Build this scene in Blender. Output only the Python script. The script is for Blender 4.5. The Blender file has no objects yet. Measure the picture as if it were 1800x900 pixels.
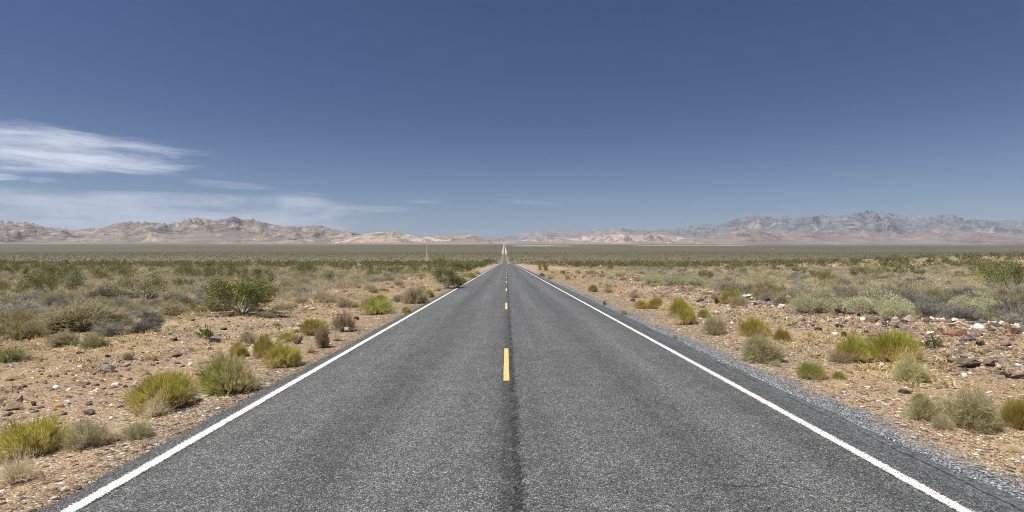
import bpy, bmesh, math, random
import numpy as np

S = bpy.context.scene
COL = S.collection
R_ = math.radians

# ------------------------------------------------------------------ camera
EYE = 1.83
FPX = 967.0                      # focal length in pixels of an 1800 px wide picture
YAW = math.atan(10 / FPX)        # the road runs along +Y, the camera looks a touch to its right
cam_d = bpy.data.cameras.new('camera')
cam_d.sensor_width = 36.0
cam_d.lens = FPX / 1800 * 36
cam_d.clip_start = 0.05
cam_d.clip_end = 200000
cam = bpy.data.objects.new('camera', cam_d)
COL.objects.link(cam)
cam.location = (0, 0, EYE)
cam.rotation_euler = (R_(90), 0, -YAW)
S.camera = cam

# ------------------------------------------------------------------ view
S.view_settings.view_transform = 'Standard'
S.view_settings.look = 'None'
S.view_settings.gamma = 1
S.view_settings.use_curve_mapping = False
S.view_settings.exposure = 0.45
S.cycles.use_denoising = True
S.cycles.denoiser = 'OPENIMAGEDENOISE'
S.cycles.denoising_input_passes = 'RGB_ALBEDO_NORMAL'
S.cycles.denoising_prefilter = 'NONE'
S.cycles.filter_width = 1.0
S.cycles.sample_clamp_indirect = 4.0
S.cycles.volume_bounces = 0
S.cycles.max_bounces = 8
S.cycles.diffuse_bounces = 2
S.cycles.transmission_bounces = 3

# ------------------------------------------------------------------ node helper
class NT:
    def __init__(s, tree):
        s.t = tree; s.t.nodes.clear()
    def n(s, typ, ins=None, **props):
        nd = s.t.nodes.new(typ)
        for k, v in props.items():
            setattr(nd, k, v)
        for k, v in (ins or {}).items():
            s.put(nd.inputs[k], v)
        return nd
    def put(s, sock, v):
        if isinstance(v, bpy.types.NodeSocket):
            s.t.links.new(v, sock)
        elif isinstance(v, bpy.types.Node):
            s.t.links.new(v.outputs[0], sock)
        else:
            sock.default_value = v
    def m(s, op, a, b=0.0, c=0.0, clamp=False):
        nd = s.t.nodes.new('ShaderNodeMath'); nd.operation = op; nd.use_clamp = clamp
        s.put(nd.inputs[0], a); s.put(nd.inputs[1], b); s.put(nd.inputs[2], c)
        return nd.outputs[0]
    def step(s, x, lo, hi, a=0.0, b=1.0):
        nd = s.t.nodes.new('ShaderNodeMapRange'); nd.interpolation_type = 'SMOOTHSTEP'
        s.put(nd.inputs[0], x); s.put(nd.inputs[1], lo); s.put(nd.inputs[2], hi)
        s.put(nd.inputs[3], a); s.put(nd.inputs[4], b)
        return nd.outputs[0]
    def mix(s, f, a, b, mode='MIX'):
        nd = s.t.nodes.new('ShaderNodeMix'); nd.data_type = 'RGBA'; nd.blend_type = mode
        s.put(nd.inputs[0], f)
        for i, v in ((6, a), (7, b)):
            if isinstance(v, tuple) and len(v) == 3:
                v = (*v, 1)
            s.put(nd.inputs[i], v)
        return nd.outputs[2]
    def ramp(s, f, stops, interp='LINEAR'):
        nd = s.t.nodes.new('ShaderNodeValToRGB'); cr = nd.color_ramp; cr.interpolation = interp
        while len(cr.elements) < len(stops):
            cr.elements.new(0.5)
        for e, (p, c) in zip(cr.elements, stops):
            e.position = p
            e.color = (*c, 1) if isinstance(c, tuple) else (c, c, c, 1)
        s.put(nd.inputs[0], f)
        return nd.outputs[0]
    def noise(s, vec, scale, detail=4, rough=0.55, out=0, dist=0.0):
        return s.n('ShaderNodeTexNoise', {'Vector': vec, 'Scale': scale, 'Detail': detail, 'Roughness': rough, 'Distortion': dist}).outputs[out]
    def scaled(s, vec, sc, loc=(0, 0, 0), rot=(0, 0, 0)):
        return s.n('ShaderNodeMapping', {'Vector': vec, 'Scale': sc, 'Location': loc, 'Rotation': rot}).outputs[0]

def material(name):
    m = bpy.data.materials.new(name); m.use_nodes = True
    return m, NT(m.node_tree)

# ------------------------------------------------------------------ sky with thin clouds, and the sun
SUN_EL, SUN_AZ = R_(64), R_(-105)          # azimuth from +Y towards +X
world = bpy.data.worlds.new('World'); S.world = world; world.use_nodes = True
W = NT(world.node_tree)

def pix_dir(px, py):
    """azimuth and elevation of a direction given by a picture point"""
    cx, cy = (px - 900) / FPX, (450 - py) / FPX
    x = math.cos(YAW) * cx + math.sin(YAW)
    y = -math.sin(YAW) * cx + math.cos(YAW)
    return math.atan2(x, y), math.atan2(cy, math.hypot(x, y))

sky = W.n('ShaderNodeTexSky', sky_type='NISHITA', sun_disc=False, sun_elevation=SUN_EL, sun_rotation=SUN_AZ,
          altitude=1000, air_density=1.0, dust_density=1.2, ozone_density=2.2)
gen = W.n('ShaderNodeTexCoord').outputs['Generated']
sx = W.n('ShaderNodeSeparateXYZ', {0: gen})
deep = W.mix(W.step(sx.outputs[2], -0.02, 0.27), (0.50, 0.515, 0.56), (0.285, 0.322, 0.395))
hs = W.n('ShaderNodeMix', {0: 1.0, 6: sky.outputs[0], 7: deep}, data_type='RGBA', blend_type='MULTIPLY')
hs = W.n('ShaderNodeHueSaturation', {'Hue': 0.505, 'Saturation': 1.06, 'Value': 1.0, 'Color': hs.outputs[2]})
az = W.m('ARCTAN2', sx.outputs[0], sx.outputs[1])
el = W.m('ARCSINE', sx.outputs[2])
ang = W.n('ShaderNodeCombineXYZ', {0: az, 1: el}).outputs[0]
warp = W.noise(W.scaled(ang, (5, 22, 1)), 1.0, 3, 0.5)
# (start point, end point, half thickness in px, density, noise stretch, softness)
CLOUDS = [
    ((-420, 214), (378, 288), 42, 1.0, 10),
    ((-300, 246), (300, 262), 13, 0.25, 7),
    ((-200, 302), (150, 298), 9, 0.55, 9),
    ((120, 262), (335, 296), 11, 0.60, 7),
    ((150, 250), (400, 274), 8, 0.55, 12),
    ((-120, 312), (48, 313), 8, 0.75, 8),
    ((30, 315), (110, 318), 6, 0.55, 8),
    ((310, 318), (500, 333), 8, 0.45, 8),
    ((495, 338), (590, 345), 4, 0.28, 8),
    ((40, 346), (490, 350), 15, 0.69, 7),
    ((-520, 390), (700, 384), 54, 0.74, 5),
    ((520, 362), (760, 371), 7, 0.40, 8),
    ((700, 354), (790, 357), 4, 0.40, 8),
    ((430, 352), (620, 362), 9, 0.45, 8),
    ((-60, 352), (210, 360), 12, 0.55, 7),
    ((860, 352), (1000, 360), 5, 0.28, 8),
]
cover = None
for i, (p, q, th, dens, st) in enumerate(CLOUDS):
    a0, e0 = pix_dir(*p); a1, e1 = pix_dir(*q)
    ca, ce = (a0 + a1) / 2, (e0 + e1) / 2
    L = math.hypot(a1 - a0, e1 - e0) / 2; rot = math.atan2(e1 - e0, a1 - a0)
    t = th / FPX * math.cos(ca)
    da, de = W.m('SUBTRACT', az, ca), W.m('SUBTRACT', el, ce)
    u = W.m('ADD', W.m('MULTIPLY', da, math.cos(rot)), W.m('MULTIPLY', de, math.sin(rot)))
    v = W.m('SUBTRACT', W.m('MULTIPLY', de, math.cos(rot)), W.m('MULTIPLY', da, math.sin(rot)))
    v = W.m('ADD', v, W.m('MULTIPLY', W.m('SUBTRACT', warp, 0.5), t * 1.3))
    uu, vv = W.m('DIVIDE', u, L), W.m('DIVIDE', v, t)
    vec = W.n('ShaderNodeCombineXYZ', {0: W.m('MULTIPLY', u, 1.0 / (t * st)), 1: vv, 2: 3.7 * i}).outputs[0]
    nz = W.noise(vec, 1.1, 9, 0.66, dist=0.5)
    nz2 = W.noise(W.scaled(vec, (2.6, 2.2, 1), rot=(0, 0, 0.22)), 1.0, 8, 0.7)
    vtop = W.m('MAXIMUM', vv, 0.0); vbot = W.m('MINIMUM', vv, 0.0)
    r2 = W.m('ADD', W.m('MULTIPLY', uu, uu), W.m('ADD', W.m('MULTIPLY', W.m('POWER', vtop, 4.0), 1.0), W.m('MULTIPLY', vbot, vbot)))
    core = W.m('SUBTRACT', 1.0, r2)
    val = W.m('ADD', core, W.m('MULTIPLY', W.m('SUBTRACT', W.m('ADD', W.m('MULTIPLY', nz, 0.6), W.m('MULTIPLY', nz2, 0.4)), 0.52), 5.2 if dens > 0.9 else 3.6))
    msk = W.m('MULTIPLY', W.step(val, -0.2, 2.4 if dens < 0.7 else 1.5), W.step(core, -0.35, 0.75 if dens < 0.7 else 0.5))
    msk = W.m('MULTIPLY', msk, dens)
    cover = msk if cover is None else W.m('SUBTRACT', 1.0, W.m('MULTIPLY', W.m('SUBTRACT', 1.0, cover), W.m('SUBTRACT', 1.0, msk)))
fr = W.step(sx.outputs[1], 0.0, 0.3)
cover = W.m('MULTIPLY', cover, fr)
skycol = W.mix(cover, hs.outputs[0], (5.6, 5.9, 6.8))
bg = W.n('ShaderNodeBackground', {'Color': skycol, 'Strength': 0.10})
W.n('ShaderNodeOutputWorld', {'Surface': bg.outputs[0]})

sun_d = bpy.data.lights.new('sun', 'SUN'); sun_d.energy = 4.8; sun_d.angle = R_(0.53); sun_d.color = (1.0, 0.955, 0.89)
sun = bpy.data.objects.new('sun', sun_d); COL.objects.link(sun)
sun.rotation_euler = (R_(90) - SUN_EL, 0, math.pi - SUN_AZ)   # checked below: local -Z points away from the sun
_sv = np.array([math.sin(SUN_AZ) * math.cos(SUN_EL), math.cos(SUN_AZ) * math.cos(SUN_EL), math.sin(SUN_EL)])
from mathutils import Vector
sun.rotation_euler = Vector(_sv).to_track_quat('Z', 'Y').to_euler()

# ------------------------------------------------------------------ terrain functions
def hash2(ix, iy, seed):
    h = (ix.astype(np.int64) * 374761393 + iy.astype(np.int64) * 668265263 + seed * 974711) & 0xffffffff
    h = ((h ^ (h >> 13)) * 1274126177) & 0xffffffff
    h = h ^ (h >> 16)
    return (h & 0xffff) / 65535.0
def vnoise(x, y, seed=0):
    x = np.asarray(x, float); y = np.asarray(y, float)
    ix, iy = np.floor(x), np.floor(y); fx, fy = x - ix, y - iy
    ux, uy = fx * fx * fx * (fx * (fx * 6 - 15) + 10), fy * fy * fy * (fy * (fy * 6 - 15) + 10)
    a, b = hash2(ix, iy, seed), hash2(ix + 1, iy, seed)
    c, d = hash2(ix, iy + 1, seed), hash2(ix + 1, iy + 1, seed)
    return (a * (1 - ux) + b * ux) * (1 - uy) + (c * (1 - ux) + d * ux) * uy
def fbm(x, y, seed=0, oct=4, gain=0.5):
    t = 0; a = 1; s = 0
    for k in range(oct):
        t = t + a * vnoise(np.asarray(x) * 2 ** k + 17.3 * k, np.asarray(y) * 2 ** k - 9.1 * k, seed + k); s += a; a *= gain
    return t / s
def ridged(x, y, seed=0, oct=6, gain=0.5):
    t = 0; a = 1; s = 0; w = 1.0
    for k in range(oct):
        c, sn = math.cos(0.6 * k), math.sin(0.6 * k)
        xx, yy = (x * c - y * sn) * 2.03 ** k, (x * sn + y * c) * 2.03 ** k
        n = 1 - np.abs(2 * vnoise(xx + 5.2 * k, yy + 1.3 * k, seed + k) - 1)
        n = n * n * w
        w = np.clip(n * 1.6, 0.15, 1)
        t = t + a * n; s += a; a *= gain
    return t / s
def sstep(x, a, b):
    t = np.clip((np.asarray(x, float) - a) / (b - a), 0, 1)
    return t * t * (3 - 2 * t)

PY = np.array([-80, 0, 100, 200, 270, 320, 400, 520, 680, 820, 1000, 1300, 1700, 2300, 3200, 4500, 6000, 9000, 14000, 45000.])
PZ = np.array([0.62, 0, -0.77, -1.54, -2.1, -2.9, -5.3, -9.0, -11.3, -11.3, -9.9, -6.6, -0.6, 12.5, 37, 79, 126, 186, 275, 840.])
_h = np.diff(PY); _d = np.diff(PZ) / _h
_m = np.zeros(len(PY)); _m[0], _m[-1] = _d[0], _d[-1]
for i in range(1, len(PY) - 1):
    if _d[i - 1] * _d[i] > 0:
        w1, w2 = 2 * _h[i] + _h[i - 1], _h[i] + 2 * _h[i - 1]
        _m[i] = (w1 + w2) / (w1 / _d[i - 1] + w2 / _d[i])
def profile(y):
    y = np.clip(np.asarray(y, float), PY[0], PY[-1])
    k = np.clip(np.searchsorted(PY, y) - 1, 0, len(PY) - 2)
    t = (y - PY[k]) / _h[k]
    return ((1 + 2 * t) * (1 - t) ** 2 * PZ[k] + t * (1 - t) ** 2 * _h[k] * _m[k]
            + t * t * (3 - 2 * t) * PZ[k + 1] + t * t * (t - 1) * _h[k] * _m[k + 1])
def road_x(y):
    return -0.0040 * np.clip(np.asarray(y, float) - 260, 0, None)

R_L, R_R = -3.43, 3.92           # asphalt edges
def ground_z(x, y):
    x = np.asarray(x, float); y = np.asarray(y, float)
    z = profile(y)
    rx = x - road_x(y)
    off = sstep(np.abs(rx), 4.4, 7.5)
    near = 1 - sstep(y, 240, 420)
    bump = (fbm(x / 5.5, y / 5.5, 3, 4) - 0.5) * 0.42 + (fbm(x / 26, y / 26, 9, 3) - 0.5) * 0.9 * sstep(np.abs(rx), 9, 30)
    z = z + off * near * bump
    z = z + (fbm(x / 0.5, y / 0.5, 21, 2) - 0.5) * 0.035 * sstep(np.abs(rx), 3.9, 5.0) * (1 - sstep(y, 25, 60))
    # rocky berm on the right, and a low rise at the far right
    z = z + near * 0.38 * np.exp(-((rx - 10.2) / 2.3) ** 2) * sstep(y, 4, 12) * (1 - sstep(y, 45, 110))
    z = z + near * 3.0 * np.exp(-((x - 165) / 52) ** 2 - ((y - 165) / 70) ** 2)
    z = z - 0.10 * near * np.exp(-((rx + 6.4) / 1.6) ** 2)
    # the ground lies under the asphalt
    edge = np.where(rx > 0, np.abs(rx) - R_R, np.abs(rx) + R_L)
    far = sstep(y, 200, 1500)
    z = z - np.where(edge < -0.25, 0.22 + 0.6 * far, np.where(edge < 0.02, 0.05 + 0.3 * far, 0.012))
    return z
def gz(x, y):
    return float(ground_z(np.array([x]), np.array([y]))[0])

def on_ground(px, py):
    """world point where the sight line through a picture point meets the near ground"""
    cx, cy = (px - 900) / FPX, (450 - py) / FPX
    dx = math.cos(YAW) * cx + math.sin(YAW); dy = -math.sin(YAW) * cx + math.cos(YAW)
    t = np.concatenate([np.linspace(2, 60, 1500), np.linspace(60, 420, 1500)])
    h = EYE + cy * t - ground_z(dx * t, dy * t)
    k = np.argmax(h < 0) if (h < 0).any() else len(t) - 1
    return dx * t[k], dy * t[k], t[k]

# ------------------------------------------------------------------ mesh helpers
def mesh_np(name, V, T, C=None, mats=(), smooth=False):
    V = np.asarray(V, np.float32); T = np.asarray(T, np.int32)
    me = bpy.data.meshes.new(name)
    k = T.shape[1]
    me.vertices.add(len(V)); me.vertices.foreach_set('co', V.ravel())
    me.loops.add(T.size); me.loops.foreach_set('vertex_index', T.ravel())
    me.polygons.add(len(T)); me.polygons.foreach_set('loop_start', np.arange(0, T.size, k, dtype=np.int32))
    if smooth:
        me.polygons.foreach_set('use_smooth', np.ones(len(T), bool))
    if C is not None:
        at = me.attributes.new('col', 'FLOAT_COLOR', 'POINT')
        c4 = np.ones((len(V), 4), np.float32); c4[:, :3] = C
        at.data.foreach_set('color', c4.ravel())
    for m in mats:
        me.materials.append(m)
    me.update(calc_edges=True); me.validate()
    return me
def link(name, me, parent=None):
    o = bpy.data.objects.new(name, me); COL.objects.link(o)
    if parent: o.parent = parent
    return o
def tag(o, label=None, cat=None, group=None, kind=None):
    for k, v in (('label', label), ('category', cat), ('group', group), ('kind', kind)):
        if v: o[k] = v
    return o
def grid_faces(nr, nc):
    a = np.arange(nr * nc).reshape(nr, nc)
    return np.stack([a[:-1, :-1].ravel(), a[:-1, 1:].ravel(), a[1:, 1:].ravel(), a[1:, :-1].ravel()], 1)

# ------------------------------------------------------------------ ground
ys = np.concatenate([np.arange(-14, 2, 0.5), np.arange(2, 12, 0.12), np.geomspace(12, 330, 330), np.geomspace(335, 1200, 110),
                     np.geomspace(1220, 44000, 130)])
inner = np.array([-7, -6.2, -5.5, -5.0, -4.6, -4.2, -3.9, -3.7, -3.56, -3.5, -3.44, -3.2, -2, 0, 2, 3.6, 3.86, 3.92, 3.98, 4.15, 4.4, 4.7, 5.0, 5.5, 6.2, 7])
s_out = np.linspace(0, 1, 181)[1:]
s_out = 0.35 * s_out + 0.65 * s_out ** 2
rows = []
for y in ys:
    w = 18 + 1.75 * max(y, 0)
    fat = 1 + max(0, (y - 400)) / 1200.0
    xs = np.concatenate([-7 * fat - s_out[::-1] * w, inner * np.where(np.abs(inner) < 4.05, 1, 1 + (fat - 1) * 0.5), 7 * fat + s_out * w]) + road_x(y)
    xs.sort()
    rows.append(np.stack([xs, np.full_like(xs, y), ground_z(xs, np.full_like(xs, y))], 1))
GV = np.array(rows)

def stone_pattern(N, P, scale, hue_ramp, seedshift):
    v = N.n('ShaderNodeTexVoronoi', {'Vector': N.scaled(P, (1, 1, 1), (seedshift, seedshift * 0.7, 0)), 'Scale': scale, 'Randomness': 1.0})
    rnd = N.n('ShaderNodeSeparateColor', {0: v.outputs['Color']})
    return v.outputs['Distance'], rnd.outputs[0], rnd.outputs[1], N.ramp(rnd.outputs[2], hue_ramp, 'CONSTANT')

HUES = [(0.0, (0.20, 0.145, 0.10)), (0.16, (0.10, 0.08, 0.07)), (0.27, (0.42, 0.32, 0.20)), (0.44, (0.20, 0.17, 0.15)),
        (0.56, (0.33, 0.22, 0.145)), (0.66, (0.54, 0.44, 0.31)), (0.79, (0.12, 0.11, 0.11)), (0.87, (0.27, 0.14, 0.09)), (0.91, (0.74, 0.68, 0.58))]
mat_ground, N = material('desert_ground')
geo = N.n('ShaderNodeNewGeometry').outputs['Position']
sp = N.n('ShaderNodeSeparateXYZ', {0: geo})
X, Y = sp.outputs[0], sp.outputs[1]
rx = N.m('ADD', X, N.m('MULTIPLY', N.m('MAXIMUM', N.m('SUBTRACT', Y, 260), 0.0), 0.0040))
flat = N.n('ShaderNodeCombineXYZ', {0: X, 1: Y, 2: 0.0}).outputs[0]
big = N.noise(flat, 0.16, 4)
mid = N.noise(flat, 0.9, 4)
fine = N.noise(flat, 14.0, 5, 0.7)
sand = N.mix(N.step(big, 0.35, 0.65), (0.400, 0.258, 0.126), (0.475, 0.332, 0.172))
sand = N.mix(N.m('MULTIPLY', N.step(mid, 0.5, 0.75), 0.55), sand, (0.52, 0.40, 0.225))
lag = N.noise(flat, 0.45, 5, 0.65)
sand = N.mix(N.step(lag, 0.46, 0.64, 0.0, 0.75), sand, (0.225, 0.155, 0.108))
sand = N.mix(N.step(fine, 0.25, 0.8, 0.0, 0.65), sand, (0.19, 0.135, 0.085), 'MIX')
d1, r1, q1, c1 = stone_pattern(N, flat, 13.0, HUES, 0.0)
d2, r2, q2, c2 = stone_pattern(N, flat, 36.0, HUES, 3.1)
d3, r3, q3, c3 = stone_pattern(N, flat, 80.0, HUES, 7.7)
# share of stones: more in stony patches, near the road edge and on the right hand berm
berm = N.m('MULTIPLY', N.step(rx, 6.5, 9.5), N.step(rx, 15, 11))
verge = N.m('ADD', N.step(rx, -6.2, -4.2), 0.0)
verge = N.m('MULTIPLY', verge, N.step(rx, -2, -4))
verger = N.m('MULTIPLY', N.step(rx, 6.0, 4.6), N.step(rx, 3, 4))
stony = N.m('ADD', N.step(lag, 0.40, 0.60, 0.08, 0.75), N.m('MULTIPLY', N.m('MAXIMUM', N.m('MAXIMUM', berm, verge), verger), 0.55), clamp=True)
def stones(base, d, r, c, share, size, lo=0.0):
    on = N.m('LESS_THAN', r, share)
    body = N.step(d, size, size * 0.8)
    return N.m('MULTIPLY', on, body), None
m3, _ = stones(None, d3, r3, c3, N.m('ADD', N.m('MULTIPLY', stony, 0.50), 0.42), 0.56)
m2, _ = stones(None, d2, r2, c2, N.m('ADD', N.m('MULTIPLY', stony, 0.50), 0.34), 0.53)
m1, _ = stones(None, d1, r1, c1, N.m('ADD', N.m('MULTIPLY', stony, 0.50), 0.14), 0.47)
g = N.mix(m3, sand, c3)
g = N.mix(m2, g, c2)
g = N.mix(m1, g, c1)
# scrub land away from the road: greyer litter and dark desert pavement patches
out_l = N.step(N.m('ADD', rx, N.m('MULTIPLY', N.m('SUBTRACT', mid, 0.5), 5)), -9.5, -12.5)
out_r = N.step(N.m('ADD', rx, N.m('MULTIPLY', N.m('SUBTRACT', mid, 0.5), 5)), 11.5, 15)
scrubland = N.m('MAXIMUM', out_l, out_r)
pav = N.m('MULTIPLY', scrubland, N.step(N.noise(flat, 0.22, 3), 0.47, 0.60, 0.25, 0.80))
g = N.mix(pav, g, N.mix(fine, (0.20, 0.135, 0.105), (0.30, 0.215, 0.165)))
# grey chip seal gravel spilt along the right shoulder
chipedge = N.m('ADD', rx, N.m('MULTIPLY', N.m('SUBTRACT', N.noise(flat, 0.8, 5, 0.65), 0.5), 1.1))
chips = N.m('MULTIPLY', N.step(chipedge, 4.6, 4.1), N.step(rx, 3.0, 3.3))
chips = N.m('MULTIPLY', chips, N.step(N.m('ADD', r3, N.m('MULTIPLY', N.step(chipedge, 4.7, 4.05), 0.8)), 0.5, 0.62))
chipc = N.ramp(r3, [(0.0, (0.06, 0.063, 0.066)), (0.25, (0.13, 0.137, 0.143)), (0.5, (0.22, 0.228, 0.235)), (0.75, (0.36, 0.365, 0.37)), (0.93, (0.58, 0.58, 0.56))], 'CONSTANT')
g = N.mix(chips, g, chipc)
dirtl = N.m('MULTIPLY', N.step(N.m('ADD', rx, N.m('MULTIPLY', N.m('SUBTRACT', mid, 0.5), 0.5)), -3.95, -3.6), N.step(rx, -3.0, -3.3))
g = N.mix(N.m('MULTIPLY', dirtl, 0.22), g, (0.12, 0.105, 0.10))
# far valley floor: creosote flats
vo = N.n('ShaderNodeTexVoronoi', {'Vector': flat, 'Scale': 0.17})
shrub = N.step(vo.outputs['Distance'], 0.42, 0.28)
vnz = N.noise(N.scaled(flat, (0.0006, 0.004, 1)), 1.0, 6, 0.6)
vfl = N.mix(shrub, N.mix(vnz, (0.165, 0.140, 0.088), (0.205, 0.172, 0.115)), N.mix(N.noise(flat, 0.05, 2), (0.062, 0.066, 0.030), (0.085, 0.085, 0.048)))
fl2 = N.mix(N.step(vnz, 0.35, 0.65), (0.092, 0.084, 0.050), (0.118, 0.107, 0.066))
fl2 = N.mix(N.step(Y, 3000, 6500), fl2, (0.092, 0.096, 0.066))
stk = N.noise(N.scaled(flat, (0.0011, 0.013, 1), (3, 1, 0)), 1.0, 6, 0.62)
fl2 = N.mix(N.m('MULTIPLY', N.step(stk, 0.56, 0.68), 0.55), fl2, (0.20, 0.175, 0.115))
fl2 = N.mix(N.m('MULTIPLY', N.step(stk, 0.45, 0.33), 0.5), fl2, (0.066, 0.066, 0.042))
vfl = N.mix(N.m('MULTIPLY', N.step(stk, 0.54, 0.66), 0.45), vfl, (0.27, 0.225, 0.15))
vfl = N.mix(N.step(Y, 1100, 2300), vfl, fl2)
g = N.mix(N.step(Y, 330, 620), g, vfl)
# pale graded shoulders beside the far road, dry lake beds, fan of pale gravel before the hills
arx = N.m('ABSOLUTE', rx)
sh = N.m('MULTIPLY', N.step(arx, 9.5, 7.5), N.step(Y, 420, 700))
g = N.mix(N.m('MULTIPLY', sh, 0.85), g, N.mix(N.step(Y, 2150, 2350), (0.22, 0.19, 0.11), (0.48, 0.39, 0.31)))
sh2 = N.m('MULTIPLY', N.m('MULTIPLY', N.step(arx, 14, 11), N.step(Y, 2250, 2330)), N.step(Y, 4200, 3000))
g = N.mix(N.m('MULTIPLY', sh2, 0.8), g, (0.48, 0.39, 0.31))
wob = N.m('MULTIPLY', N.m('SUBTRACT', N.noise(N.scaled(flat, (0.004, 0.004, 1)), 1.0, 4), 0.5), 260)
yw, xw = N.m('ADD', Y, wob), N.m('ADD', X, N.m('MULTIPLY', wob, 2.0))
def patch(x0, x1, y0, y1, f=0.9, sx_=60, sy_=40):
    return N.m('MULTIPLY', N.m('MULTIPLY', N.m('MULTIPLY', N.step(xw, x0 - sx_, x0 + sx_), N.step(xw, x1 + sx_, x1 - sx_)),
                               N.m('MULTIPLY', N.step(yw, y0 - sy_, y0 + sy_), N.step(yw, y1 + sy_, y1 - sy_))), f)
for (x0, x1, y0, y1, f, c) in [(60, 620, 4750, 4990, 0.95, (0.62, 0.53, 0.42)), (80, 420, 5300, 5450, 0.8, (0.55, 0.47, 0.38)),
                               (650, 800, 4700, 4800, 0.8, (0.55, 0.48, 0.40)),
                               (1250, 2300, 5050, 5230, 0.75, (0.50, 0.45, 0.38)), (2300, 5200, 5350, 5700, 0.6, (0.34, 0.29, 0.25)),
                               (-5200, -3000, 4300, 4400, 0.5, (0.36, 0.32, 0.24)), (-3400, -1500, 4900, 5000, 0.5, (0.36, 0.32, 0.24)),
                               (500, 1400, 930, 960, 0.7, (0.40, 0.32, 0.22))]:
    g = N.mix(patch(x0, x1, y0, y1, f, 60 if y0 > 2000 else 40, 40 if y0 > 2000 else 10), g, c)
fan = N.step(N.m('ADD', Y, N.m('MULTIPLY', wob, 3)), 6200, 7600)
g = N.mix(fan, g, N.mix(N.noise(N.scaled(flat, (0.0012, 0.0005, 1)), 1.0, 5), (0.21, 0.165, 0.14), (0.28, 0.225, 0.19)))
hgt = N.m('ADD', N.m('MULTIPLY', N.m('SUBTRACT', 1.0, d2), N.m('MULTIPLY', m2, 0.022)),
          N.m('ADD', N.m('MULTIPLY', N.m('SUBTRACT', 1.0, d1), N.m('MULTIPLY', m1, 0.06)), N.m('ADD', N.m('MULTIPLY', N.m('SUBTRACT', 1.0, d3), N.m('MULTIPLY', m3, 0.008)), N.m('MULTIPLY', fine, 0.012))))
bmp = N.n('ShaderNodeBump', {'Height': hgt, 'Strength': N.step(Y, 160, 40, 0.0, 0.9), 'Distance': 1.0})
bs = N.n('ShaderNodeBsdfPrincipled', {'Base Color': g, 'Roughness': 0.95, 'Specular IOR Level': 0.15, 'Normal': bmp.outputs[0]})
N.n('ShaderNodeOutputMaterial', {'Surface': bs.outputs[0]})
ground = link('ground', mesh_np('ground', GV.reshape(-1, 3), grid_faces(*GV.shape[:2]), mats=[mat_ground], smooth=True))
tag(ground, kind='structure')

# ------------------------------------------------------------------ road
def strip(name, x0, x1, y0, y1, lift, mat, ncol=2, edge_noise=0.0, seed=0, rel=True, thick=0.0, step=None):
    yy = ys[(ys > y0) & (ys < y1)]
    if step: yy = np.arange(y0, y1, step)
    yy = np.unique(np.concatenate([[y0], yy, [y1]]))
    rr = []
    for y in yy:
        a = x0 + (vnoise(np.array([y * 2.3]), np.array([seed + 0.5]), seed)[0] - 0.5) * edge_noise
        b = x1 + (vnoise(np.array([y * 2.3]), np.array([seed + 3.5]), seed + 7)[0] - 0.5) * edge_noise
        xs = np.linspace(a, b, ncol) + (road_x(y) if rel else 0)
        z = np.full(ncol, profile(y) + lift)
        if thick:
            xs = np.concatenate([[xs[0] - thick * 0.6], xs, [xs[-1] + thick * 0.6]]); z = np.concatenate([[z[0] - thick], z, [z[-1] - thick]])
        rr.append(np.stack([xs, np.full(len(xs), y), z], 1))
    V = np.array(rr)
    o = link(name, mesh_np(name, V.reshape(-1, 3), grid_faces(*V.shape[:2]), mats=[mat], smooth=True))
    return tag(o, kind='structure')

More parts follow.
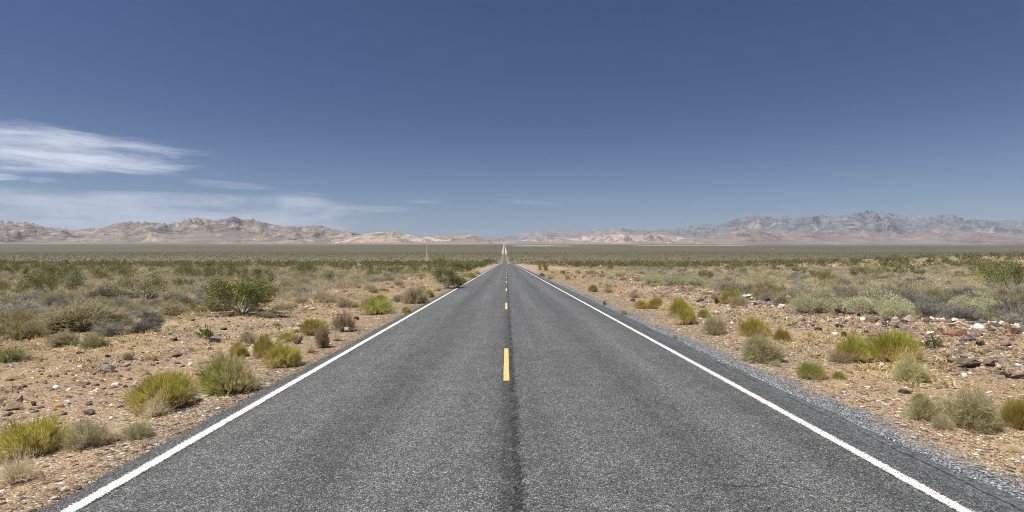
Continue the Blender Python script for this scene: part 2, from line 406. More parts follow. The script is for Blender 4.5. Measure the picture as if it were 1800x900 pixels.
def asphalt_nodes(N):
    P = N.n('ShaderNodeNewGeometry').outputs['Position']
    s = N.n('ShaderNodeSeparateXYZ', {0: P}); X, Y = s.outputs[0], s.outputs[1]
    fl = N.n('ShaderNodeCombineXYZ', {0: X, 1: Y, 2: 0.0}).outputs[0]
    rx = N.m('ADD', X, N.m('MULTIPLY', N.m('MAXIMUM', N.m('SUBTRACT', Y, 260), 0.0), 0.0040))
    v = N.n('ShaderNodeTexVoronoi', {'Vector': fl, 'Scale': 118.0})
    sc = N.n('ShaderNodeSeparateColor', {0: v.outputs['Color']})
    v2 = N.n('ShaderNodeTexVoronoi', {'Vector': fl, 'Scale': 38.0})
    sc2 = N.n('ShaderNodeSeparateColor', {0: v2.outputs['Color']})
    chip = N.ramp(sc.outputs[0], [(0.0, (0.040, 0.042, 0.0425)), (0.22, (0.079, 0.082, 0.082)), (0.46, (0.120, 0.124, 0.123)), (0.72, (0.178, 0.182, 0.178)), (0.89, (0.28, 0.28, 0.268)), (0.965, (0.24, 0.19, 0.13)), (0.98, (0.38, 0.38, 0.375))], 'CONSTANT')
    chip2 = N.ramp(sc2.outputs[1], [(0.0, 0.75), (0.35, 0.95), (0.75, 1.12), (0.93, 1.35)], 'CONSTANT')
    col = N.mix(1.0, chip, chip2, 'MULTIPLY')
    gapd = N.step(v.outputs['Distance'], 0.45, 0.75)
    col = N.mix(N.m('MULTIPLY', gapd, 0.8), col, (0.018, 0.018, 0.019))
    # worn and dark bands along the lanes, patchiness
    tone = N.noise(N.scaled(fl, (2.2, 0.06, 1)), 1.0, 6, 0.65)
    mott = N.noise(fl, 1.7, 5, 0.65)
    mott2 = N.noise(fl, 9.0, 3, 0.6)
    t = N.m('ADD', N.m('MULTIPLY', tone, 0.55), N.m('ADD', N.m('MULTIPLY', mott, 0.40), N.m('MULTIPLY', mott2, 0.25)))
    k = N.step(t, 0.40, 0.80, 0.86, 1.42)
    def band(c, w, amt):
        return N.m('ADD', 1.0, N.m('MULTIPLY', N.m('POWER', 2.718, N.m('MULTIPLY', N.m('POWER', N.m('DIVIDE', N.m('SUBTRACT', rx, c), w), 2.0), -1.0)), amt))
    for c, w, amt in ((-2.45, 0.36, 0.16), (-0.85, 0.32, 0.15), (-1.65, 0.30, -0.12), (0.95, 0.36, 0.13), (2.5, 0.40, 0.16), (1.75, 0.30, -0.13), (-3.36, 0.10, -0.25), (3.05, 0.18, -0.12)):
        k = N.m('MULTIPLY', k, band(c, w, amt))
    wob = N.m('MULTIPLY', N.m('SUBTRACT', N.noise(N.scaled(fl, (0.3, 1.2, 1)), 1.0, 5, 0.65), 0.5), 0.10)
    xs = N.m('ADD', rx, wob)
    xr_ = N.m('ADD', xs, N.m('ADD', N.m('MULTIPLY', N.m('SUBTRACT', sc2.outputs[2], 0.5), 0.075), N.m('MULTIPLY', N.m('SUBTRACT', sc.outputs[1], 0.5), 0.04)))
    strip_ = N.m('MULTIPLY', N.step(xr_, -0.065, -0.045), N.step(xr_, 0.125, 0.105))
    k = N.m('MULTIPLY', k, N.m('SUBTRACT', 1.0, N.m('MULTIPLY', N.m('MULTIPLY', strip_, N.step(Y, 34, 9, 0.3, 1.0)), N.step(N.noise(fl, 3.5, 5, 0.7), 0.25, 0.72, 0.54, 0.22))))
    seam = N.m('MULTIPLY', N.step(N.m('ABSOLUTE', N.m('SUBTRACT', xr_, 0.105)), 0.036, 0.012), N.step(N.noise(fl, 2.2, 4, 0.7), 0.36, 0.55))
    # crack near the right edge, where the overlay ends
    wob2 = N.m('MULTIPLY', N.m('SUBTRACT', N.noise(N.scaled(fl, (0.3, 0.6, 1)), 1.0, 6, 0.7), 0.5), 0.30)
    seam2 = N.m('MULTIPLY', N.step(N.m('ABSOLUTE', N.m('SUBTRACT', N.m('ADD', rx, wob2), 3.80)), 0.026, 0.006), N.step(N.noise(fl, 1.1, 4, 0.7), 0.36, 0.52))
    # a few short cross cracks
    vc = N.n('ShaderNodeTexVoronoi', {'Vector': N.n('ShaderNodeVectorMath', {0: N.scaled(fl, (0.28, 0.36, 1)), 1: N.n('ShaderNodeVectorMath', {0: N.n('ShaderNodeTexNoise', {'Vector': fl, 'Scale': 1.6, 'Detail': 4}).outputs[1], 1: (0.22, 0.22, 0)}, operation='MULTIPLY').outputs[0]}, operation='ADD').outputs[0], 'Scale': 1.0}, feature='DISTANCE_TO_EDGE')
    cross = N.m('MULTIPLY', N.step(vc.outputs['Distance'], 0.007, 0.002), N.step(N.noise(fl, 0.7, 3), 0.60, 0.68))
    col = N.mix(1.0, col, N.n('ShaderNodeCombineColor', {0: k, 1: k, 2: k}).outputs[0], 'MULTIPLY')
    dark = N.m('MAXIMUM', N.m('MAXIMUM', seam, seam2), N.m('MULTIPLY', cross, 0.75))
    col = N.mix(N.m('MULTIPLY', dark, 0.85), col, (0.012, 0.012, 0.012))
    # edge beyond the right line: loose grey chips; dust creeping in
    loose = N.m('MULTIPLY', N.step(rx, 3.5, 3.95), 0.55)
    col = N.mix(loose, col, N.ramp(sc2.outputs[0], [(0, (0.09, 0.095, 0.105)), (0.3, (0.16, 0.17, 0.185)), (0.65, (0.24, 0.25, 0.27)), (0.9, (0.40, 0.41, 0.42))], 'CONSTANT'))
    hgt = N.m('ADD', N.m('MULTIPLY', N.m('SUBTRACT', 1.0, v.outputs['Distance']), N.m('MULTIPLY', sc.outputs[1], 0.006)), N.m('MULTIPLY', dark, -0.015))
    bmp = N.n('ShaderNodeBump', {'Height': hgt, 'Strength': N.step(Y, 50, 8, 0.15, 0.75), 'Distance': 1.0})
    return col, bmp, rx, sc, sc2, fl, v

mat_road, N = material('worn_asphalt')
col, bmp, rx, sc, sc2, fl, v = asphalt_nodes(N)
b = N.n('ShaderNodeBsdfPrincipled', {'Base Color': col, 'Roughness': 0.8, 'Specular IOR Level': 0.35, 'Normal': bmp.outputs[0]})
N.n('ShaderNodeOutputMaterial', {'Surface': b.outputs[0]})

def paint_material(name, paint, centre, half, wear):
    m, N = material(name)
    col, bmp, rx, sc, sc2, fl, v = asphalt_nodes(N)
    d = N.m('ABSOLUTE', N.m('SUBTRACT', rx, centre))
    edge = N.step(d, half * 0.50, half * 1.0)                       # worn through at the rim
    rnd = N.m('ADD', N.m('MULTIPLY', sc.outputs[2], 0.55), N.m('ADD', N.m('MULTIPLY', sc2.outputs[2], 0.25), N.m('MULTIPLY', N.noise(fl, 6.0, 4), 0.4)))
    thr = N.m('SUBTRACT', 1.0 - wear, N.m('MULTIPLY', edge, 0.55))
    keep = N.step(rnd, N.m('ADD', thr, 0.10), N.m('SUBTRACT', thr, 0.02))
    pc = N.mix(N.noise(fl, 30, 4), paint, tuple(c * 0.86 for c in paint))
    c = N.mix(keep, col, pc)
    b = N.n('ShaderNodeBsdfPrincipled', {'Base Color': c, 'Roughness': 0.7, 'Specular IOR Level': 0.3, 'Normal': bmp.outputs[0]})
    N.n('ShaderNodeOutputMaterial', {'Surface': b.outputs[0]})
    return m
XL, XR = -3.19, 3.34
mat_lw_l = paint_material('white_paint_worn', (0.67, 0.67, 0.645), XL, 0.066, 0.09)
mat_lw_r = paint_material('white_paint_flaking', (0.67, 0.67, 0.645), XR, 0.067, 0.16)
mat_yel = paint_material('yellow_paint_worn', (0.62, 0.51, 0.18), 0.0, 0.056, 0.05)

strip('road', R_L, R_R, -14, 9000, 0.0, mat_road, ncol=12, edge_noise=0.10, thick=0.05)
strip('edge_line_white', XL - 0.066, XL + 0.066, -14, 900, 0.004, mat_lw_l, ncol=3, edge_noise=0.02, seed=4)
strip('edge_line_white', XR - 0.067, XR + 0.067, -14, 900, 0.004, mat_lw_r, ncol=3, edge_noise=0.02, seed=5)
for k in range(-1, 24):
    y0 = 8.35 + 12.19 * k
    strip('centre_line_dash', -0.047, 0.047, y0, y0 + 3.05, 0.004, mat_yel, ncol=3, edge_noise=0.012, seed=30 + k, step=0.25)

# pale dirt track far left on the valley floor
mat_track, N = material('pale_track_dirt')
P = N.n('ShaderNodeNewGeometry').outputs['Position']
b = N.n('ShaderNodeBsdfPrincipled', {'Base Color': N.mix(N.noise(P, 0.05, 4), (0.19, 0.165, 0.112), (0.27, 0.23, 0.16)), 'Roughness': 0.95})
N.n('ShaderNodeOutputMaterial', {'Surface': b.outputs[0]})
yy = np.geomspace(720, 5600, 60)
rr = []
for y in yy:
    c = (750.5 - 890 - 3.0 * max(0, (1300 - y)) / 500) / FPX * y + 0
    w = 1.3 + y * 0.00016
    rr.append([(c - w, y, profile(y) + 0.25), (c + w, y, profile(y) + 0.25)])
V = np.array(rr)
tag(link('dirt_track', mesh_np('dirt_track', V.reshape(-1, 3), grid_faces(*V.shape[:2]), mats=[mat_track])), kind='structure')

# ------------------------------------------------------------------ mountains
def rock_range_material(name, base, pale, dark, tint, strata=0.0, pale_amt=0.5):
    m, N = material(name)
    P = N.n('ShaderNodeNewGeometry').outputs['Position']
    q = N.scaled(P, (0.001, 0.001, 0.0022))
    n1 = N.noise(q, 0.9, 6, 0.6, dist=0.6)
    n2 = N.noise(q, 2.6, 6, 0.62, dist=0.8)
    n3 = N.noise(N.scaled(P, (0.001, 0.001, 0.004), (7, 3, 1)), 1.9, 7, 0.65, dist=0.5)
    n4 = N.noise(q, 7.0, 5, 0.65)
    c = N.mix(N.step(n1, 0.38, 0.62), base, tint)
    c = N.mix(N.m('MULTIPLY', N.step(n2, 0.52, 0.58), 0.75), c, dark)
    c = N.mix(N.m('MULTIPLY', N.step(n3, 0.54, 0.63), pale_amt), c, pale)
    c = N.mix(N.m('MULTIPLY', N.step(n4, 0.56, 0.63), pale_amt * 0.9), c, pale)
    c = N.mix(N.m('MULTIPLY', N.step(N.noise(q, 12.0, 4, 0.6), 0.56, 0.66), 0.6), c, dark)
    if strata:
        tl = N.n('ShaderNodeVectorRotate', {'Vector': P, 'Angle': R_(35)}, rotation_type='Y_AXIS').outputs[0]
        w1 = N.noise(N.scaled(tl, (0.0004, 0.0006, 0.0052), (2, 5, 9)), 1.0, 6, 0.6, dist=0.35)
        w2 = N.noise(N.scaled(tl, (0.0006, 0.0006, 0.0085), (12, 1, 4)), 1.0, 5, 0.6, dist=0.3)
        c = N.mix(N.m('MULTIPLY', N.step(w1, 0.53, 0.62), strata), c, (0.165, 0.168, 0.172))
        c = N.mix(N.m('MULTIPLY', N.step(w2, 0.60, 0.68), strata * 0.7), c, pale)
    slope = N.n('ShaderNodeSeparateXYZ', {0: N.n('ShaderNodeNewGeometry').outputs['True Normal']}).outputs[2]
    c = N.mix(N.m('MULTIPLY', N.step(slope, 0.950, 0.985), 0.85), c, N.mix(N.step(n1, 0.3, 0.7), (0.19, 0.155, 0.138), (0.25, 0.21, 0.185)))
    hb = N.n('ShaderNodeBump', {'Height': N.m('ADD', n2, N.m('MULTIPLY', n4, 0.4)), 'Strength': 0.7, 'Distance': 120.0})
    b = N.n('ShaderNodeBsdfPrincipled', {'Base Color': c, 'Roughness': 1.0, 'Specular IOR Level': 0.05, 'Normal': hb.outputs[0]})
    N.n('ShaderNodeOutputMaterial', {'Surface': b.outputs[0]})
    return m

def mountain_range(name, sil, d0, dc, d1, mat, seed, ncol=800, nrow=80, wl=1500.0, floor=0.20, fanpow=1.5, smooth_px=51):
    px = np.linspace(sil[0][0], sil[-1][0], ncol)
    cr = np.interp(px, [p[0] for p in sil], [p[1] for p in sil])
    cr = cr + (fbm(px / 9.0, px * 0 + seed, seed, 3) - 0.5) * 2.2
    cx = (px - 900) / FPX
    dx = math.cos(YAW) * cx + math.sin(YAW); dy = -math.sin(YAW) * cx + math.cos(YAW)
    t = np.concatenate([np.linspace(0, 1, nrow * 3 // 4), 1 + np.linspace(0, 1, nrow // 4 + 1)[1:]])
    dist = np.where(t <= 1, d0 + (dc - d0) * t, dc + (d1 - dc) * (t - 1))
    D = dist[:, None] * np.ones(ncol)[None, :]
    Xg, Yg = D * dx[None, :], D * dy[None, :]
    base = profile(Yg)
    wx = Xg + (fbm(Xg / 2200, Yg / 2200, seed + 50, 3) - 0.5) * 1500
    wy = Yg + (fbm(Xg / 2200, Yg / 2200, seed + 60, 3) - 0.5) * 1500
    rg = ridged(wx / wl, wy / wl, seed, 6, 0.42)
    rg2 = ridged(wx / (wl * 0.36), wy / (wl * 0.36), seed + 31, 6, 0.55)
    lo = fbm(Xg / (wl * 2.4), Yg / (wl * 2.4), seed + 90, 3)
    env = np.where(t <= 1, np.clip(t, 0, 1) ** fanpow, np.clip(2 - t, 0, 1))[:, None]
    relief = env * (floor + 0.62 * rg + 0.50 * lo + 0.10 * rg2 * np.sqrt(env)) + 0.26 * (rg2 - 0.3) * (env * (1 - env) * 2.2) * (0.4 + rg)
    # foothills in front of the crest
    relief = relief + 0.55 * np.clip(rg - 0.32, 0, 1) * sstep(t, 0.12, 0.35)[:, None] * (1 - sstep(t, 0.6, 0.95))[:, None] * 0.6
    # height scale along each bearing so that the skyline has the wanted height
    tgt = (450 - cr) / FPX
    need = (EYE + tgt[None, :] * D - base) / np.maximum(relief, 0.02)
    s = np.where(relief > 0.55 * relief.max(0)[None, :], need, 1e9).min(0)
    k = np.hanning(smooth_px + 2)[1:-1]; k /= k.sum()
    s = np.convolve(np.pad(s, smooth_px // 2, mode='edge'), k, 'valid')[:ncol]
    Z = base + relief * np.maximum(s, 5)[None, :] - 6
    V = np.stack([Xg, Yg, Z], 2)
    for _ in range(2):          # nudge the broad shape of the crest towards the seen skyline
        sky_ = ((V[:, :, 2] - EYE) / D).max(0)
        q = np.clip((tgt * D.mean() + 1) / np.maximum(sky_ * D.mean() + 1, 1), 0.5, 2.0)
        kk = np.hanning(19)[1:-1]; kk /= kk.sum()
        q = np.convolve(np.pad(q, 8, mode='edge'), kk, 'valid')[:ncol]
        V[:, :, 2] = base - 6 + (V[:, :, 2] - base + 6) * q[None, :]
    o = link(name, mesh_np(name, V.reshape(-1, 3), grid_faces(*V.shape[:2]), mats=[mat], smooth=False))
    return tag(o, kind='structure')

SIL_A = [(-520, 400), (-420, 394), (-330, 396), (-240, 389), (-160, 392), (-60, 390), (0, 388), (20, 391), (50, 390), (75, 398), (100, 400), (130, 405), (150, 402), (175, 401), (200, 394), (222, 389), (245, 391), (270, 390),
         (300, 394), (320, 388), (345, 381), (360, 385), (380, 388), (400, 383), (412, 380), (425, 386), (440, 385), (465, 391), (490, 396), (510, 397), (535, 399),
         (560, 395), (572, 400), (600, 406), (625, 409), (650, 418), (690, 425), (740, 430)]
SIL_B = [(560, 427), (600, 418), (645, 410), (672, 407), (700, 408), (720, 412), (740, 417), (760, 414), (800, 415), (820, 413), (845, 416), (865, 422), (880, 428), (895, 431)]
SIL_D = [(860, 430), (885, 424), (920, 421), (945, 418), (960, 419), (985, 416), (1010, 418), (1030, 414), (1060, 415), (1090, 411), (1130, 413), (1150, 411), (1200, 416), (1280, 422), (1340, 427)]
SIL_E = [(1060, 425), (1100, 416), (1130, 410), (1150, 406), (1180, 402), (1200, 399), (1225, 396), (1240, 393), (1260, 397), (1290, 385), (1310, 381), (1335, 378), (1360, 383), (1375, 379),
         (1395, 384), (1420, 381), (1450, 377), (1470, 382), (1495, 376), (1515, 373), (1530, 371), (1550, 374), (1565, 375), (1590, 381), (1620, 380), (1640, 382),
         (1655, 377), (1675, 377), (1690, 383), (1720, 386), (1745, 388), (1765, 388), (1800, 387), (1900, 389), (2000, 386), (2120, 390), (2260, 385), (2380, 393)]
SIL_F = [(1150, 431), (1200, 420), (1260, 412), (1300, 403), (1330, 404), (1380, 410), (1430, 407), (1480, 409), (1530, 405), (1560, 409), (1600, 413), (1650, 399), (1690, 406), (1730, 408), (1800, 410), (1960, 408), (2120, 411), (2300, 409)]
SIL_C = [(780, 418), (860, 415), (900, 413), (940, 408), (960, 404), (1000, 402), (1020, 405), (1050, 402), (1080, 399), (1105, 402), (1150, 403), (1200, 405), (1300, 412)]
m_left = rock_range_material('mauve_brown_rock', (0.190, 0.145, 0.125), (0.50, 0.41, 0.30), (0.125, 0.096, 0.092), (0.25, 0.222, 0.19), pale_amt=0.6)
m_pale = rock_range_material('pale_tan_rock', (0.30, 0.235, 0.190), (0.55, 0.46, 0.36), (0.15, 0.115, 0.105), (0.38, 0.31, 0.25), pale_amt=0.8)
m_grey = rock_range_material('banded_grey_rock', (0.130, 0.134, 0.145), (0.44, 0.37, 0.285), (0.085, 0.087, 0.098), (0.185, 0.188, 0.195), strata=0.8, pale_amt=0.45)
m_fan = rock_range_material('purple_brown_foothill_rock', (0.19, 0.145, 0.13), (0.42, 0.33, 0.26), (0.12, 0.092, 0.088), (0.22, 0.185, 0.165), pale_amt=0.45)
mountain_range('mountain_range', SIL_A, 7600, 12000, 15000, m_left, 11, ncol=1000)
mountain_range('mountain_range', SIL_B, 6900, 9000, 10500, m_pale, 23, ncol=420, wl=900)
mountain_range('mountain_range', SIL_D, 9500, 13500, 15500, m_pale, 37, ncol=500, wl=1100)
mountain_range('mountain_range', SIL_E, 13500, 20000, 24000, m_grey, 41, ncol=1000, wl=2600, fanpow=1.25)
mountain_range('mountain_range', SIL_F, 9500, 14500, 17000, m_fan, 59, wl=2100, fanpow=2.8)
mountain_range('mountain_range', SIL_C, 28000, 36000, 42000, m_left, 71, ncol=400, wl=4500)

# ------------------------------------------------------------------ air
mat_haze, N = material('desert_haze')
pv = N.n('ShaderNodeVolumePrincipled', {'Color': (0.66, 0.77, 0.99, 1), 'Density': 1.7e-5, 'Anisotropy': 0.0})
N.n('ShaderNodeOutputMaterial', {'Volume': pv.outputs[0]})
x0, x1, y0, y1, z0, z1 = -90000, 90000, -1500, 47000, float(GV[..., 2].min()) - 1.0, 1950
hv = [(x, y, z) for x in (x0, x1) for y in (y0, y1) for z in (z0, z1)]
hf = [(0, 1, 3, 2), (4, 6, 7, 5), (0, 4, 5, 1), (2, 3, 7, 6), (0, 2, 6, 4), (1, 5, 7, 3)]
tag(link('haze', mesh_np('haze', hv, hf, mats=[mat_haze])), kind='stuff')
# ------------------------------------------------------------------ plants: materials
def leaf_material(name, trans=0.22, rough=0.75):
    m, N = material(name)
    c = N.n('ShaderNodeAttribute', attribute_name='col').outputs['Color']
    r = N.n('ShaderNodeObjectInfo').outputs['Random']
    P = N.n('ShaderNodeNewGeometry').outputs['Position']
    nz = N.noise(P, 6.0, 3)
    val = N.m('ADD', N.m('MULTIPLY', r, 0.26), N.m('ADD', 0.80, N.m('MULTIPLY', nz, 0.30)))
    c = N.n('ShaderNodeHueSaturation', {'Hue': N.m('ADD', 0.488, N.m('MULTIPLY', r, 0.024)), 'Saturation': 1.0, 'Value': val, 'Color': c}).outputs[0]
    b = N.n('ShaderNodeBsdfPrincipled', {'Base Color': c, 'Roughness': rough, 'Specular IOR Level': 0.2})
    t = N.n('ShaderNodeBsdfTranslucent', {'Color': c})
    x = N.n('ShaderNodeMixShader', {0: trans, 1: b.outputs[0], 2: t.outputs[0]})
    N.n('ShaderNodeOutputMaterial', {'Surface': x.outputs[0]})
    return m
M_GREEN = leaf_material('green_twig', 0.45)
M_LEAF = leaf_material('small_leaf', 0.25, 0.55)
M_DRY = leaf_material('dry_twig', 0.42)
M_STRAW = leaf_material('bleached_straw', 0.50)
M_WOOD = leaf_material('grey_bark', 0.0)
M_SCRUB = leaf_material('distant_scrub', 0.30)

def norm(a):
    return a / np.maximum(np.linalg.norm(a, axis=-1, keepdims=True), 1e-9)
def blades(p0, p1, p2, w, c0, c1, c2, rng):
    """thin tapering blades through three points each"""
    n = len(p0)
    side = norm(np.cross(p2 - p0, rng.normal(size=(n, 3)))) * (w * np.ones(n))[:, None]
    V = np.stack([p0 - side, p0 + side, p1 - side * 0.8, p1 + side * 0.8, p2], 1).reshape(-1, 3)
    k = (np.arange(n) * 5)[:, None]
    T = np.concatenate([k + np.array([[0, 1, 2]]), k + np.array([[1, 3, 2]]), k + np.array([[2, 3, 4]])], 1).reshape(-1, 3)
    C = np.stack([c0, c0, c1, c1, c2], 1).reshape(-1, 3)
    return V, T, C
def leaves(p, d, ln, w, col, rng):
    """diamond shaped leaves at p along d"""
    n = len(p)
    d = norm(d); side = norm(np.cross(d, rng.normal(size=(n, 3)))) * w[:, None]; d = d * ln[:, None]
    V = np.stack([p, p + d * 0.5 - side, p + d, p + d * 0.5 + side], 1).reshape(-1, 3)
    k = (np.arange(n) * 4)[:, None]
    T = np.concatenate([k + np.array([[0, 1, 2]]), k + np.array([[0, 2, 3]])], 1).reshape(-1, 3)
    return V, T, np.repeat(col, 4, 0)
def tubes(P, R, col, rng, sides=4):
    """P: (n, k, 3) paths with radii (n, k)"""
    n, k, _ = P.shape
    d = norm(P[:, -1] - P[:, 0])
    a = norm(np.cross(d, rng.normal(size=(n, 3)))); b = np.cross(d, a)
    th = np.arange(sides) * 2 * math.pi / sides
    ring = a[:, None, None] * np.cos(th)[None, None, :, None] + b[:, None, None] * np.sin(th)[None, None, :, None]
    V = P[:, :, None] + ring * R[:, :, None, None]
    idx = np.arange(n * k * sides).reshape(n, k, sides)
    a0, a1 = idx[:, :-1], idx[:, 1:]
    b0, b1 = np.roll(a0, -1, 2), np.roll(a1, -1, 2)
    T = np.concatenate([np.stack([a0, b0, a1], -1).reshape(-1, 3), np.stack([b0, b1, a1], -1).reshape(-1, 3)])
    return V.reshape(-1, 3), T, np.repeat(np.repeat(col, k, 0), sides, 0)
def join(*parts):
    V, T, C, o = [], [], [], 0
    for v, t, c in parts:
        V.append(v); T.append(t + o); C.append(c); o += len(v)
    return np.concatenate(V), np.concatenate(T), np.concatenate(C)
def cmix(a, b, t):
    return np.asarray(a)[None] * (1 - t[:, None]) + np.asarray(b)[None] * t[:, None]

def dome_dirs(n, rng, low=0.05, lump=0.18, seed=0):
    ph = rng.uniform(0, 2 * math.pi, n); ct = rng.uniform(low, 1, n); st = np.sqrt(1 - ct * ct)
    d = np.stack([st * np.cos(ph), st * np.sin(ph), ct], 1)
    ln = 1 + lump * 2 * (vnoise(d[:, 0] * 2.2 + 30, d[:, 1] * 2.2 + d[:, 2] * 1.7 + 30, seed) - 0.5)
    return d, ln

def twig_bush(seed, R=0.5, H=0.5, n=1500, nst=0, up=0.5, jit=0.10, w=0.0045, low=0.05, inner=0.45, lump=0.2,
              tip=((0.2, 0.22, 0.03), (0.26, 0.26, 0.05)), mid=(0.2, 0.19, 0.06), base=(0.28, 0.21, 0.11), dry_frac=0.0, dry=(0.62, 0.50, 0.29), side_dry=False, low_dry=0.0):
    """a bush of many fine twigs on radiating stems: (twigs, stems)"""
    rng = np.random.default_rng(seed)
    nst = nst or n // 9
    d, ln = dome_dirs(nst, rng, low, lump, seed)
    E = np.array([R, R, H])
    root = np.stack([*(rng.normal(size=(2, nst)) * 0.09 * R), np.zeros(nst)], 1) + d * E * np.array([0.12, 0.12, 0.0])
    end = d * E * (ln * rng.uniform(0.66, 0.90, nst))[:, None]
    kn = root * 0.5 + end * 0.5 + np.array([0, 0, 1]) * (0.06 * H) + rng.normal(size=(nst, 3)) * 0.05 * R
    jitc = lambda c, m, s=0.16: np.clip(np.asarray(c) * (1 + rng.normal(size=(m, 1)) * s), 0.004, 0.9)
    st = blades(root, kn, end, w * 1.3, jitc(base, nst), jitc(base, nst), jitc(mid, nst), rng)
    j = rng.integers(0, nst, n)
    f = rng.uniform(inner, 1.0, n)[:, None]
    a = np.where(f < 0.5, root[j] + (kn[j] - root[j]) * f * 2, kn[j] + (end[j] - kn[j]) * (f * 2 - 1))
    dd, l2 = d[j], ln[j]
    out = norm(dd + rng.normal(size=(n, 3)) * jit * 3 + np.array([0, 0, up]))
    L = rng.uniform(0.16, 0.36, n)[:, None] * (R + H) * 0.5
    b2 = a + out * L
    # keep within the crown
    q = np.linalg.norm(b2 / E, axis=1) / l2
    over = np.maximum(q / rng.uniform(0.93, 1.07, n), 1)
    b2 = b2 / over[:, None]; b2[:, 2] = np.maximum(b2[:, 2], 0.01)
    m2 = (a + b2) / 2 + rng.normal(size=(n, 3)) * 0.012
    t = rng.uniform(0, 1, n)
    ct = cmix(tip[0], tip[1], t) * (1 + rng.normal(size=(n, 1)) * 0.14)
    stone_ = rng.uniform(0.72, 1.22, nst)[j][:, None]; ct = ct * stone_
    cm = jitc(mid, n) * stone_; cb = jitc(base, n)
    isdry = rng.uniform(0, 1, n) < dry_frac
    if low_dry:
        isdry |= (rng.uniform(0, 1, nst) < 0.10)[j]
        isdry |= rng.uniform(0, 1, n) < low_dry * np.clip(1.25 - b2[:, 2] / (0.55 * H), 0, 1)
    if side_dry:
        isdry = (rng.uniform(0, 1, n) < np.clip(0.5 + b2[:, 0] / R * 1.2, 0, 1) * 0.85)
    ct[isdry] = jitc(dry, isdry.sum()); cm[isdry] = jitc(dry, isdry.sum())
    tw = blades(a, m2, b2, w, cb * 0.4 + cm * 0.6, cm * 0.4 + ct * 0.6, np.clip(ct, 0.004, 0.9), rng)
    return tw, st

def straw_tuft(seed, R=0.4, H=0.4, n=620, w=0.0034, c=(0.88, 0.78, 0.56), c2=(0.76, 0.65, 0.42), droop=0.25):
    rng = np.random.default_rng(seed)
    d, ln = dome_dirs(n, rng, 0.12, 0.35, seed)
    E = np.array([R, R, H])
    root = np.stack([*(rng.normal(size=(2, n)) * 0.16 * R), np.zeros(n)], 1)
    L = rng.uniform(0.45, 1.1, n)[:, None]
    end = root + d * E * L * ln[:, None]
    kn = (root + end) / 2 + np.array([0, 0, 1]) * droop * H * rng.uniform(0, 1, (n, 1)) + rng.normal(size=(n, 3)) * 0.04 * R
    t = rng.uniform(0, 1, n)
    cc = cmix(c, c2, t) * (1 + rng.normal(size=(n, 1)) * 0.15)
    A = blades(root, kn, end, w, np.clip(cc * 0.92, 0, 0.9), np.clip(cc, 0, 0.9), np.clip(cc * 1.1, 0, 0.9), rng)
    j = rng.integers(0, n, n)
    a = kn[j] * 0.5 + end[j] * 0.5
    e2 = a + norm(d[j] + rng.normal(size=(n, 3)) * 0.6) * R * rng.uniform(0.15, 0.35, (n, 1)); e2[:, 2] = np.maximum(e2[:, 2], 0.01)
    B = blades(a, (a + e2) / 2, e2, w * 0.7, cc[j], cc[j], cc[j], rng)
    return join(A, B)

def sage_mound(seed, R=0.6, H=0.5, n=6500, col=((0.44, 0.46, 0.27), (0.58, 0.58, 0.345)), lobes=7, wood=(0.22, 0.19, 0.15), ls=0.026):
    rng = np.random.default_rng(seed)
    lc = []
    for k in range(lobes):
        a = 2 * math.pi * k / max(1, lobes - 1) + rng.uniform(-0.3, 0.3); rr = 0.55 * R if k else 0.0
        lc.append((rr * math.cos(a), rr * math.sin(a), rng.uniform(0.08, 0.26) * H if k else 0.42 * H, rng.uniform(0.36, 0.47) * R if k else 0.56 * R))
    lc = np.array(lc); j = rng.integers(0, lobes, n)
    v = norm(rng.normal(size=(n, 3))); v[:, 2] = np.where(v[:, 2] < -0.35, -v[:, 2], v[:, 2])
    rad = lc[j, 3] * rng.uniform(0.55, 1.06, n) ** 0.5
    p = lc[j, :3] + v * rad[:, None] * np.array([1, 1, H / R])
    keep = p[:, 2] > 0.01
    p, v = p[keep], v[keep]; n = len(p)
    c = cmix(col[0], col[1], rng.uniform(0, 1, n)) * (1 + rng.normal(size=(n, 1)) * 0.14)
    lv = leaves(p, v + rng.normal(size=(n, 3)) * 0.6 + np.array([0, 0, 0.5]), rng.uniform(0.7, 1.5, n) * ls, np.full(n, ls * 0.20), np.clip(c, 0.01, 0.8), rng)
    ns = 160
    e = lc[rng.integers(0, lobes, ns), :3] + norm(rng.normal(size=(ns, 3))) * 0.38 * R * np.array([1, 1, H / R]); e[:, 2] = np.maximum(e[:, 2], 0.03)
    r0 = np.stack([*(rng.normal(size=(2, ns)) * 0.1 * R), np.zeros(ns)], 1)
    wc = np.asarray(wood)[None] * (1 + rng.normal(size=(ns, 1)) * 0.15)
    stm = blades(r0, (r0 + e) / 2 + rng.normal(size=(ns, 3)) * 0.03, e, 0.005, wc, wc, wc * 1.1, rng)
    return lv, stm

